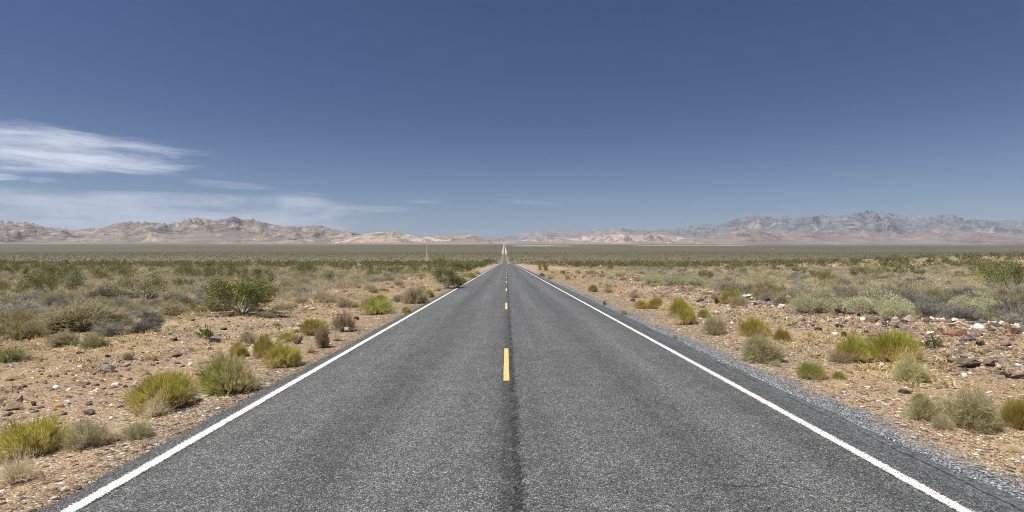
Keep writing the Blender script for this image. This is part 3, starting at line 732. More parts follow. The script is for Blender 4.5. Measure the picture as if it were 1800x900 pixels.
def creosote(seed, R=0.9, H=1.3, nstem=10, low=0.25, nleaf=4200, col=((0.115, 0.128, 0.035), (0.255, 0.250, 0.078)), ls=0.036, wood=(0.36, 0.325, 0.28), open_=0.5):
    rng = np.random.default_rng(seed)
    ph = np.arange(nstem) * 2 * math.pi / nstem + rng.uniform(-0.4, 0.4, nstem)
    tilt = rng.uniform(0.12, 1.0, nstem)
    E = np.array([R, R, H])
    d = np.stack([np.cos(ph) * tilt, np.sin(ph) * tilt, np.sqrt(np.maximum(1 - (tilt * 0.80) ** 2, 0.1))], 1)
    hl = rng.uniform(0.72, 1.0, nstem)
    r0 = np.stack([np.cos(ph), np.sin(ph), 0 * ph], 1) * 0.05 * R
    e = d * E * hl[:, None]
    k1 = r0 + (e - r0) * 0.33 + np.stack([np.cos(ph), np.sin(ph), -0.2 + 0 * ph], 1) * 0.08 * R + rng.normal(size=(nstem, 3)) * 0.04 * R
    k2 = r0 + (e - r0) * 0.68 + rng.normal(size=(nstem, 3)) * 0.05 * R
    main = np.stack([r0, k1, k2, e], 1)
    wcol = lambda m: np.asarray(wood)[None] * (1 + rng.normal(size=(m, 1)) * 0.15)
    tb = tubes(main, np.array([[0.010, 0.008, 0.006, 0.003]]) * np.ones((nstem, 1)), wcol(nstem), rng, 5)
    ns = nstem * 9; j = rng.integers(0, nstem, ns); f = rng.uniform(low, 1.0, ns)[:, None]
    base = np.where(f < 0.5, k1[j] + (k2[j] - k1[j]) * f * 2, k2[j] + (e[j] - k2[j]) * (f * 2 - 1))
    sd = norm(norm(d[j]) + rng.normal(size=(ns, 3)) * 0.45 + np.stack([0 * f[:, 0], 0 * f[:, 0], -0.9 + 1.5 * f[:, 0]], 1) + np.stack([np.cos(ph)[j], np.sin(ph)[j], 0 * ph[j]], 1) * (0.9 - 0.9 * f))
    se = base + sd * (rng.uniform(0.18, 0.42, ns) * (R + H) * 0.5)[:, None]
    sm = (base + se) / 2 + rng.normal(size=(ns, 3)) * 0.02
    sb = tubes(np.stack([base, sm, se], 1), np.array([[0.006, 0.005, 0.002]]) * np.ones((ns, 1)), wcol(ns), rng, 3)
    br = join(tb, sb)
    jj = rng.integers(0, ns, nleaf); f = rng.uniform(open_ - 0.25, 1.06, nleaf)[:, None]
    p = base[jj] + (se[jj] - base[jj]) * f + rng.normal(size=(nleaf, 3)) * 0.035 * (R + H)
    p[:, 2] = np.maximum(p[:, 2], 0.05)
    tone = rng.uniform(0, 1, ns)[jj] * 0.6 + rng.uniform(0, 1, nleaf) * 0.4
    c = cmix(col[0], col[1], tone) * (1 + rng.normal(size=(nleaf, 1)) * 0.15)
    lv = leaves(p, sd[jj] + rng.normal(size=(nleaf, 3)) * 0.8 + np.array([0, 0, 0.4]), rng.uniform(0.7, 1.5, nleaf) * ls, np.full(nleaf, ls * 0.34), np.clip(c, 0.004, 0.8), rng)
    return lv, br

def leafy_weed(seed, R=0.25, H=0.2, n=230, col=((0.13, 0.175, 0.038), (0.26, 0.29, 0.085)), ls=0.055):
    rng = np.random.default_rng(seed)
    d, ln = dome_dirs(40, rng, 0.1, 0.4, seed)
    E = np.array([R, R, H]); e = d * E * (ln * rng.uniform(0.6, 1, 40))[:, None]
    r0 = np.zeros((40, 3)); wc = np.tile([[0.20, 0.2, 0.1]], (40, 1))
    st = blades(r0, e * 0.5 + np.array([0, 0, 0.02]), e, 0.004, wc, wc, wc, rng)
    j = rng.integers(0, 40, n); p = e[j] * rng.uniform(0.45, 1.02, n)[:, None]
    c = cmix(col[0], col[1], rng.uniform(0, 1, n))
    lv = leaves(p, d[j] + rng.normal(size=(n, 3)) * 0.7 + np.array([0, 0, 0.5]), rng.uniform(0.6, 1.2, n) * ls, np.full(n, ls * 0.28), c, rng)
    return lv, st

# ------------------------------------------------------------------ plants: prototypes as meshes
def M(name, vtc, mat):
    return mesh_np(name, *vtc, mats=[mat])
G1 = ((0.49, 0.49, 0.05), (0.66, 0.61, 0.11))       # yellow-green broom
G2 = ((0.50, 0.445, 0.065), (0.65, 0.56, 0.12))       # more olive
G3 = ((0.40, 0.44, 0.085), (0.56, 0.56, 0.145))       # fresher green
def broom_kind(tip, mid, base, seed, **k):
    tw, st = twig_bush(seed, tip=tip, mid=mid, base=base, up=0.55, jit=0.09, inner=0.34, low=0.04, w=0.0028, low_dry=0.75, **k)
    return [('green_twigs', M('green_twigs', tw, M_GREEN)), ('dry_stems', M('dry_stems', st, M_DRY))]
PRO = {
 'broom': [broom_kind(G1, (0.32, 0.32, 0.06), (0.60, 0.48, 0.25), 1, n=6500), broom_kind(G1, (0.33, 0.32, 0.06), (0.60, 0.48, 0.25), 2, n=6500, lump=0.35)],
 'broom_olive': [broom_kind(G2, (0.36, 0.31, 0.08), (0.60, 0.48, 0.25), 3, n=6500), broom_kind(G2, (0.36, 0.31, 0.08), (0.60, 0.48, 0.25), 4, n=6500, lump=0.35)],
 'broom_fresh': [broom_kind(G3, (0.27, 0.32, 0.07), (0.58, 0.48, 0.26), 5, n=6500), broom_kind(G3, (0.27, 0.32, 0.07), (0.58, 0.48, 0.26), 6, n=6500, lump=0.3)],
 'broom_mixed': [broom_kind(G3, (0.32, 0.33, 0.12), (0.5, 0.4, 0.23), 7, n=6500, lump=0.3, side_dry=True, dry=(0.60, 0.50, 0.29))],
}
def sage_kind(seed, **k):
    lv, st = sage_mound(seed, **k)
    return [('foliage', M('foliage', lv, M_LEAF)), ('stems', M('stems', st, M_DRY))]
PRO['sage'] = [sage_kind(11), sage_kind(12, lobes=9), sage_kind(13, lobes=5)]
def round_kind(seed, tip, mid, base, **k):
    tw, st = twig_bush(seed, tip=tip, mid=mid, base=base, up=0.15, jit=0.2, inner=0.4, low=-0.12, w=0.0030, **k)
    return [('twigs', M('twigs', tw, M_GREEN)), ('stems', M('stems', st, M_DRY))]
GG = ((0.53, 0.52, 0.28), (0.68, 0.64, 0.37))
PRO['pale_round'] = [round_kind(21, GG, (0.53, 0.47, 0.28), (0.46, 0.38, 0.25), n=6500), round_kind(22, GG, (0.53, 0.47, 0.28), (0.46, 0.38, 0.25), n=6500, lump=0.3)]
GP = ((0.43, 0.43, 0.27), (0.58, 0.52, 0.33))
PRO['pale_wispy'] = [round_kind(23, GP, (0.46, 0.39, 0.25), (0.42, 0.33, 0.21), n=2600), round_kind(24, GP, (0.46, 0.39, 0.25), (0.42, 0.33, 0.21), n=2600, lump=0.4)]
PRO['straw'] = [[('straw', M('straw', straw_tuft(s), M_STRAW))] for s in (31, 32, 33)]
PRO['gold'] = [[('straw', M('golden_straw', straw_tuft(36, R=0.5, H=0.55, n=260, c=(0.72, 0.54, 0.17), c2=(0.64, 0.50, 0.24), droop=0.4), M_DRY))]]
def scrub_kind(seed, tip, base, n=2600, **k):
    tw, st = twig_bush(seed, tip=tip, mid=tuple((a + b) / 2 for a, b in zip(tip[0], base)), base=base, up=0.2, jit=0.22, inner=0.35, low=0.0, lump=0.3, n=n, w=0.0036, **k)
    return [('twigs', M('scrub_twigs', join(tw, st), M_DRY))]
SG = ((0.45, 0.425, 0.33), (0.62, 0.58, 0.46))      # weathered grey
SD = ((0.29, 0.28, 0.235), (0.41, 0.395, 0.33))       # dark grey
ST = ((0.49, 0.41, 0.25), (0.64, 0.54, 0.34))         # tan
SO = ((0.43, 0.395, 0.175), (0.57, 0.50, 0.25))        # olive straw
PRO['scrub_grey'] = [scrub_kind(s, SG, (0.15, 0.135, 0.12)) for s in (41, 42, 43)]
PRO['scrub_big'] = [scrub_kind(40, SO, (0.20, 0.165, 0.12), n=7000, side_dry=False, dry_frac=0.45, dry=(0.36, 0.30, 0.24))]
PRO['scrub_dark'] = [scrub_kind(s, SD, (0.10, 0.09, 0.082)) for s in (44, 45)]
PRO['scrub_tan'] = [scrub_kind(s, ST, (0.20, 0.155, 0.105)) for s in (46, 47, 48)]
PRO['scrub_olive'] = [scrub_kind(s, SO, (0.17, 0.14, 0.09)) for s in (49, 50)]
def creo_kind(seed, **k):
    lv, br = creosote(seed, **k)
    return [('foliage', M('foliage', lv, M_LEAF)), ('branches', M('branches', br, M_WOOD))]
PRO['creosote'] = [creo_kind(51), creo_kind(52, nstem=12), creo_kind(53, nstem=8)]
PRO['creosote_open'] = [creo_kind(54, nleaf=3800, nstem=12, open_=0.75), creo_kind(57, nleaf=3800, nstem=11, open_=0.7)]
PRO['creosote_green'] = [creo_kind(55, col=((0.105, 0.145, 0.024), (0.24, 0.265, 0.058)), nleaf=7500, low=0.06, nstem=14, open_=0.3), creo_kind(56, col=((0.105, 0.145, 0.024), (0.24, 0.265, 0.058)), nleaf=7500, low=0.06, nstem=14, open_=0.3)]
PRO['creosote_dark'] = [creo_kind(q, col=((0.070, 0.095, 0.022), (0.165, 0.185, 0.046)), nleaf=7000, low=0.06, nstem=14, open_=0.3) for q in (62, 63)]
def creo_far(seed):
    return [('bush', M('creosote_small', join(*creosote(seed, nleaf=700, ls=0.085, nstem=8)), M_LEAF))]
PRO['creosote_far'] = [creo_far(s) for s in (58, 59, 60)]
PRO['weed'] = [[(n_, M(n_, p, M_GREEN)) for n_, p in zip(('foliage', 'stems'), leafy_weed(61))]]
def extent(parts, pct=99):
    q = []
    for _, me in parts:
        a = np.empty(len(me.vertices) * 3, np.float32); me.vertices.foreach_get('co', a); q.append(a.reshape(-1, 3))
    q = np.concatenate(q)
    return float(np.percentile(np.hypot(q[:, 0], q[:, 1]), pct)) * 0.98, float(np.percentile(q[:, 2], 99.7)) * 0.98
UNIT = {k: [extent(p, 88 if k.startswith('creosote') else 99) for p in v] for k, v in PRO.items()}
NAMES = {'broom': ('broom_bush', 'bush'), 'sage': ('sage_bush', 'bush'), 'pale': ('sage_bush', 'bush'), 'straw': ('grass_tuft', 'grass tuft'), 'gold': ('grass_tuft', 'grass tuft'),
         'scrub': ('scrub_bush', 'scrub'), 'creosote': ('creosote_bush', 'shrub'), 'weed': ('leafy_weed', 'weed')}
prng = random.Random(5)
placed = []                                     # (x, y, radius) of everything standing
def plant(kind, x, y, half, high, label, group=None, rz=None, var=None):
    """one plant as a thing of its own; half = half width, high = height in metres"""
    vs = PRO[kind]; vi = prng.randrange(len(vs)) if var is None else var % len(vs); parts = vs[vi]
    name, cat = NAMES[kind.split('_')[0]]
    ur, uh = UNIT[kind][vi]
    z = gz(x, y) - 0.015
    rz = prng.uniform(0, 6.28) if rz is None else rz
    if len(parts) == 1:
        r = link(name, parts[0][1])
    else:
        r = link(name, None)
        for pn, me in parts:
            link(pn, me, r)
    r.location = (x, y, z); r.rotation_euler = (prng.uniform(-0.06, 0.06), prng.uniform(-0.06, 0.06), rz)
    r.scale = (half / ur, half / ur, high / uh)
    tag(r, label, cat, group)
    placed.append((x, y, half))
    return r
def at(kind, px, py, wpx, hpx, label, group=None, **k):
    """a plant whose foot shows at a picture point and whose size is read in picture pixels"""
    x, y, t = on_ground(px, py)
    half, high = 0.5 * wpx * t / FPX, hpx * t / FPX * 1.0
    y += half * 0.55; x += half * 0.55 * x / max(y, 1)
    f = (y / max(t, 1))
    return plant(kind, x, y, half * 1.04 * max(1, f), high * max(1, f) * 1.0, label, group, **k)
# ------------------------------------------------------------------ the plants one can point to
# left verge, from the camera outwards
at('broom_olive', 55, 806, 112, 62, 'bushy olive-green bush at the left edge of the picture, above a bleached straw tuft')
at('straw', 28, 856, 84, 58, 'bleached straw tuft in the lower left corner, in front of the olive-green bush')
at('pale_wispy', 155, 790, 84, 48, 'pale wispy grey-green bush between the olive-green corner bush and the flat-topped bush')
at('straw', 198, 778, 40, 40, 'thin tan grass tuft leaning on the pale wispy bush near the lower left')
at('pale_wispy', 242, 774, 50, 32, 'small grey-green bush right beside the gravel edge, below the flat-topped bush')
at('broom', 285, 722, 116, 60, 'wide flat-topped yellow-green bush with a pale straw tuft at its front', var=0)
at('straw', 273, 734, 58, 44, 'pale straw tuft at the front foot of the wide flat-topped bush')
at('broom_mixed', 406, 692, 104, 66, 'largest roadside bush on the left, green on one side and straw coloured on the other', rz=0.3)
at('broom', 466, 629, 44, 42, 'upright yellow-green bush behind the rounded one, left of the road', var=1)
at('broom_olive', 496, 646, 68, 40, 'rounded olive-green bush nearest the left white line, behind the two-tone bush')
at('broom_olive', 420, 629, 30, 28, 'small olive tuft-like bush left of the upright yellow-green bush')
at('pale_wispy', 436, 606, 32, 28, 'small grey-green bush behind the small olive one on the left verge')
at('broom_olive', 508, 601, 42, 16, 'low sprawling olive bush beside a dark stone on the left verge')
at('straw', 543, 621, 34, 28, 'pale straw tuft on gravel just right of the dark stone, left verge')
at('broom', 552, 589, 50, 28, 'bright yellow-green bush with a grey-brown dry bush at its side', var=0)
at('scrub_tan', 566, 612, 30, 44, 'tall narrow grey-brown dry bush in front of the bright yellow-green bush')
at('scrub_tan', 604, 584, 44, 36, 'dry brown bush with a white rock at its foot on the left verge')
at('straw', 590, 600, 26, 24, 'thin straw tuft between the two dry brown bushes left of the road')
at('broom_fresh', 660, 553, 64, 28, 'wide low fresh-green bush on the left verge below an olive one', var=1)
at('broom_olive', 668, 530, 26, 12, 'flat olive bush peeping over the wide low fresh-green bush')
at('scrub_tan', 730, 534, 52, 32, 'big tan dome-shaped dry bush beside the left white line')
at('scrub_grey', 700, 531, 26, 14, 'blue-grey dry bush between the fresh-green bush and the tan dome')
at('broom_fresh', 755, 523, 17, 14, 'small bright green bush right of the tan dome bush')
at('broom_olive', 715, 551, 17, 12, 'little olive bush below the tan dome bush by the gravel')
at('broom', 740, 512, 18, 6, 'flat yellow-green bush behind the tan dome bush')
at('straw', 768, 512, 26, 20, 'straw coloured tuft left of the dark green shrub by the white line')
at('pale_round', 815, 497, 14, 9, 'pale round bush by the left white line beyond the dark green shrub')
at('broom_olive', 829, 488, 18, 9, 'olive mound-like bush at the left line, third beyond the dark green shrub')
at('pale_round', 838, 482, 14, 7, 'pale mound-like bush farthest along the left white line')
at('broom', 818, 486, 16, 6, 'thin yellow-green bush under the dark shrubs by the left line')
at('straw', 245, 656, 36, 18, 'low grey-straw tuft alone on stony ground above the flat-topped bush')
at('straw', 355, 640, 34, 22, 'pale thin tuft on the stony ground left of the two-tone bush')
at('scrub_tan', 225, 634, 18, 13, 'tiny grey-tan bush alone on the stony ground far left of the road')
at('weed', 362, 597, 36, 26, 'dark green leafy weed growing over a round grey rock')
# creosote bushes on the left
at('creosote', 90, 524, 86, 50, 'dark creosote bush at the far left, with bare grey branches on its right')
at('creosote_open', 252, 535, 92, 54, 'open creosote bush showing its grey forked branches, left scrub')
at('creosote_green', 428, 553, 128, 64, 'largest and greenest creosote bush, at the edge of the left scrub', var=0)
at('creosote_open', 385, 545, 62, 52, 'leaning creosote bush merging with the left side of the greenest one')
at('creosote', 205, 499, 66, 36, 'yellowish creosote bush behind and left of the open branched one')
at('creosote_dark', 788, 507, 54, 40, 'dark green shrub with upright leafy shoots touching the left white line', var=1)
at('creosote_dark', 804, 508, 24, 21, 'small very dark green shrub tucked beside the white line, under the upright one', var=0)
at('creosote_dark', 816, 481, 40, 22, 'compact dark green shrub behind the upright one by the left white line', var=0)
at('creosote', 776, 481, 46, 30, 'tall airy creosote bush standing out against the valley, left of the road')
at('creosote_dark', 857, 467, 26, 13, 'small green shrub right at the crest beside the left road edge', var=1)
at('creosote_green', 828, 474, 26, 14, 'mid green shrub by the left line, between the compact dark one and the crest')
at('creosote_green', 846, 469, 20, 10, 'small bright green shrub just left of the crest shrub')
at('creosote_dark', 838, 470, 24, 11, 'low dark green shrub just short of the one at the crest, left road edge')
at('creosote_dark', 800, 472, 26, 13, 'dark green shrub behind the compact one, against the valley left of the road')
at('creosote', 750, 481, 20, 14, 'small dark creosote bush left of the tall airy one')
at('creosote', 700, 484, 34, 18, 'low dark creosote bush in the scrub below the pale dirt track')
at('creosote', 545, 486, 36, 24, 'small creosote bush standing above grey scrub left of centre')
at('creosote', 330, 487, 36, 20, 'dark creosote bush in the scrub above the greenest one')
# right verge
at('broom_fresh', 1043, 513, 19, 13, 'small rounded green bush alone on the right verge, farther off')
at('broom_olive', 1128, 543, 30, 15, 'low olive bush, left half of the two-lobed clump on the right verge', var=0)
at('broom', 1154, 543, 36, 22, 'yellow-green bush, right half of the two-lobed clump on the right verge', var=1)
at('straw', 1172, 546, 30, 24, 'pale straw tuft between the two-lobed clump and the tall two-headed bush')
at('broom_olive', 1196, 560, 46, 36, 'tall olive-green bush, back half of the two-headed pair on the right verge', var=0)
at('broom_olive', 1205, 571, 40, 30, 'olive-brown bush, front half of the two-headed pair on the right verge', var=1)
at('straw', 1190, 572, 30, 20, 'thin tan tuft under the two-headed pair of bushes')
at('broom_fresh', 1237, 559, 22, 16, 'small green bush just right of the two-headed pair')
at('pale_wispy', 1256, 590, 44, 36, 'pale straggly bush with green sprigs, left of the dark olive dome')
at('broom_olive', 1326, 592, 58, 32, 'dark olive dome-shaped bush behind the grey-green round one', var=0)
at('pale_round', 1336, 638, 74, 50, 'large grey-green round bush beside the right gravel shoulder', var=0)
at('pale_wispy', 1364, 645, 24, 14, 'tiny pale grey-green sprig at the foot of the large grey-green round bush')
at('broom_olive', 1374, 602, 32, 24, 'small straw-green bush right of the dark olive dome')
at('broom', 1500, 638, 68, 48, 'left one of the two big bright green bushes among the rocks', var=1)
at('broom', 1571, 639, 90, 54, 'right and larger one of the two big bright green bushes among the rocks', var=0)
at('gold', 1592, 652, 74, 44, 'golden dry grass with one long arching stalk in front of the big green bush')
at('pale_round', 1601, 674, 66, 46, 'pale grey round bush with its shadow under it, in front of golden grass', var=1)
at('pale_wispy', 1478, 640, 44, 22, 'low blue-grey sprig bush before the left big green bush')
at('weed', 1642, 614, 48, 22, 'low leafy green weed right of the big green bushes')
at('broom_fresh', 1424, 668, 52, 30, 'small bright green bush alone between the shoulder and the big green pair')
at('broom_fresh', 1474, 668, 26, 15, 'tiny green bush topping a dry tuft on the right verge')
at('straw', 1478, 686, 30, 20, 'dry grey tuft under the tiny green bush on the right verge')
at('pale_round', 1628, 742, 66, 46, 'thin grey-green bush with a green top, left of the big round one', var=1)
at('broom_fresh', 1618, 712, 28, 20, 'small bright green shoot cluster behind the thin grey-green bush')
at('pale_round', 1710, 760, 94, 66, 'big dense grey-green round bush near the right edge, nearest of its kind', var=0)
at('broom_olive', 1790, 757, 60, 56, 'olive-green bush cut by the right edge of the picture', var=1)
at('pale_wispy', 1655, 758, 40, 30, 'low greyish sprigs at the left foot of the big dense round bush')
at('straw', 1785, 800, 46, 18, 'short straw patch in the lower right corner')
at('sage', 1410, 552, 44, 36, 'darker left end of the long grey-green sage mound right of the road', var=2)
at('sage', 1446, 553, 84, 42, 'long grey-green sage mound, left one of two behind the rocks', var=0)
at('sage', 1543, 555, 108, 46, 'widest grey-green sage mound, sloping down to its right behind the rocks', var=1)
at('sage', 1580, 560, 56, 26, 'low straw-tinted sage bush at the right foot of the widest mound', var=2)
at('sage', 1146, 500, 40, 24, 'left one of three sage bushes in a row beyond the rocks', var=0)
at('sage', 1180, 502, 46, 26, 'middle one of three sage bushes in a row beyond the rocks', var=1)
at('sage', 1217, 503, 42, 22, 'right one of three sage bushes in a row beyond the rocks', var=2)
at('sage', 1715, 553, 84, 38, 'spiky grey-green sage bush in front of dark grey scrub at far right', var=0)
at('sage', 967, 491, 19, 14, 'round blue-green sage bush close to the right white line', var=1)
at('sage', 1073, 490, 18, 10, 'small green-grey sage bush left of the white flat rock', var=2)
at('scrub_dark', 1775, 568, 84, 42, 'dark grey twiggy bush at the right edge beside the spiky sage')
at('scrub_dark', 1645, 552, 60, 30, 'dark grey bare bush between the widest sage mound and the spiky one')
at('creosote', 1782, 524, 80, 68, 'big dark creosote bush at the right edge of the picture')
at('creosote', 1752, 493, 60, 40, 'dark creosote bush on the rise behind the big one at the right edge')
at('creosote_green', 956, 478, 17, 15, 'dark round shrub standing beside the right white line')
at('creosote_green', 990, 482, 10, 7, 'tiny dark shrub right of the dark round one')
at('scrub_tan', 953, 486, 14, 8, 'tan dome bush in front of the dark round shrub by the right line')
at('creosote', 1440, 496, 40, 24, 'dark creosote bush in grey scrub above the long sage mound')
at('creosote', 1518, 491, 44, 24, 'dark creosote bush above the widest sage mound')
at('creosote', 1035, 473, 24, 17, 'creosote bush against the valley right of the road, darkest there')
at('creosote', 1160, 475, 46, 19, 'wide creosote clump on the crest behind the three sage bushes')
at('creosote', 1082, 472, 20, 14, 'small airy creosote bush on the crest left of the wide clump')
# weeds sprouting in the gravel shoulder
at('weed', 1063, 537, 9, 12, 'small upright weed in the grey shoulder gravel by the right line')
at('pale_wispy', 1097, 553, 14, 9, 'tiny pale weed in the shoulder gravel, second from the horizon')
at('pale_wispy', 1187, 599, 12, 9, 'tiny weed in the shoulder gravel nearest the camera')
# big scrub bushes at the left
at('scrub_big', 135, 582, 150, 46, 'broad brown-grey scrub mass at left, largest dry bush there')
at('scrub_dark', 70, 586, 46, 24, 'dark grey low bush at the left end of the broad brown-grey scrub')
at('scrub_grey', 190, 592, 56, 28, 'pale silver-grey dry bush below the broad brown-grey scrub')
at('scrub_dark', 272, 574, 42, 22, 'nearly black round dry bush left of the leafy weed')
at('scrub_dark', 304, 550, 34, 18, 'dark grey round dry bush below the open creosote')
at('scrub_tan', 110, 610, 56, 28, 'pale tan dry bush in front of the broad brown-grey scrub')
at('scrub_olive', 165, 612, 50, 24, 'straw-green dry bush at the front edge of the left scrub')
at('scrub_dark', 250, 586, 52, 22, 'dark olive low bush just in front of the nearly black one')
at('scrub_grey', 36, 560, 84, 32, 'brown-grey scrub bush at the left edge of the picture, rear one')
at('scrub_tan', 36, 562, 44, 20, 'pale tan dry bush at the left edge, in front of the rear scrub')
at('scrub_olive', 14, 638, 60, 30, 'straw-green dry bush at the left edge in front of the dark gravel patch')

# ------------------------------------------------------------------ rocks
mat_stone, N = material('weathered_stone')
oi = N.n('ShaderNodeObjectInfo')
tc = N.n('ShaderNodeTexCoord').outputs['Object']
off = N.n('ShaderNodeVectorMath', {0: tc, 1: N.n('ShaderNodeCombineXYZ', {0: N.m('MULTIPLY', oi.outputs['Random'], 40), 1: 0.0, 2: 0.0}).outputs[0]}, operation='ADD').outputs[0]
nz = N.noise(off, 2.2, 6, 0.65); nz2 = N.noise(off, 9, 5, 0.7)
c = N.mix(N.step(nz, 0.35, 0.7), oi.outputs['Color'], N.mix(0.5, oi.outputs['Color'], (0.30, 0.24, 0.18)))
k = N.step(nz2, 0.25, 0.75, 0.62, 1.15)
c = N.mix(1.0, c, N.n('ShaderNodeCombineColor', {0: k, 1: k, 2: k}).outputs[0], 'MULTIPLY')
bmp = N.n('ShaderNodeBump', {'Height': N.m('ADD', nz, N.m('MULTIPLY', nz2, 0.4)), 'Strength': 0.5, 'Distance': 0.08})
b = N.n('ShaderNodeBsdfPrincipled', {'Base Color': c, 'Roughness': 0.9, 'Specular IOR Level': 0.2, 'Normal': bmp.outputs[0]})
N.n('ShaderNodeOutputMaterial', {'Surface': b.outputs[0]})

def rock_mesh(seed, npt=22):
    rng = np.random.default_rng(seed)
    bm = bmesh.new()
    p = norm(rng.normal(size=(npt, 3))) * rng.uniform(0.75, 1.0, (npt, 1))
    for q in p * 0.5:
        bm.verts.new(q)
    bmesh.ops.convex_hull(bm, input=bm.verts)
    bmesh.ops.delete(bm, geom=[v for v in bm.verts if not v.link_faces], context='VERTS')
    lo = min(v.co.z for v in bm.verts)
    bmesh.ops.subdivide_edges(bm, edges=bm.edges[:], cuts=1, use_grid_fill=True)
    for v in bm.verts:
        v.co += Vector(rng.normal(size=3)) * 0.022
    me = bpy.data.meshes.new('rock'); bm.to_mesh(me); bm.free()
    me.materials.append(mat_stone)
    return me
ROCKS = [rock_mesh(100 + i, 12 + 2 * (i % 5)) for i in range(10)]
RC = {'white': (0.80, 0.76, 0.69), 'cream': (0.70, 0.58, 0.42), 'tan': (0.46, 0.34, 0.21), 'orange': (0.52, 0.25, 0.11), 'red': (0.26, 0.12, 0.085), 'brown': (0.17, 0.115, 0.082),
      'dark': (0.085, 0.072, 0.066), 'grey': (0.27, 0.26, 0.255), 'purple': (0.20, 0.15, 0.14), 'pink': (0.52, 0.41, 0.34), 'blue': (0.22, 0.235, 0.26)}
rrng = random.Random(9)
def rock(x, y, sx, sy, sz, color, label, group=None):
    r = link('rock', ROCKS[rrng.randrange(len(ROCKS))])
    r.location = (x, y, gz(x, y) + sz * 0.24)
    r.rotation_euler = (rrng.uniform(-0.25, 0.25), rrng.uniform(-0.25, 0.25), rrng.uniform(-0.5, 0.5) + (math.pi if rrng.random() < 0.5 else 0))
    r.scale = (sx, sy, sz * 1.15)
    q = rrng.uniform(0.85, 1.15)
    r.color = (*[min(0.9, v * q) for v in RC[color]], 1)
    return tag(r, label, 'rock', group)
def rock_at(px, py, w, h, color, label, group=None):
    x, y, t = on_ground(px, py)
    sx = w * t / FPX * 1.15; sz = h * t / FPX * 1.25
    rock(x, y + sx * 0.25, sx * 1.08, sx * rrng.uniform(0.55, 0.8), max(sz * 1.15, sx * 0.25), color, label, group)
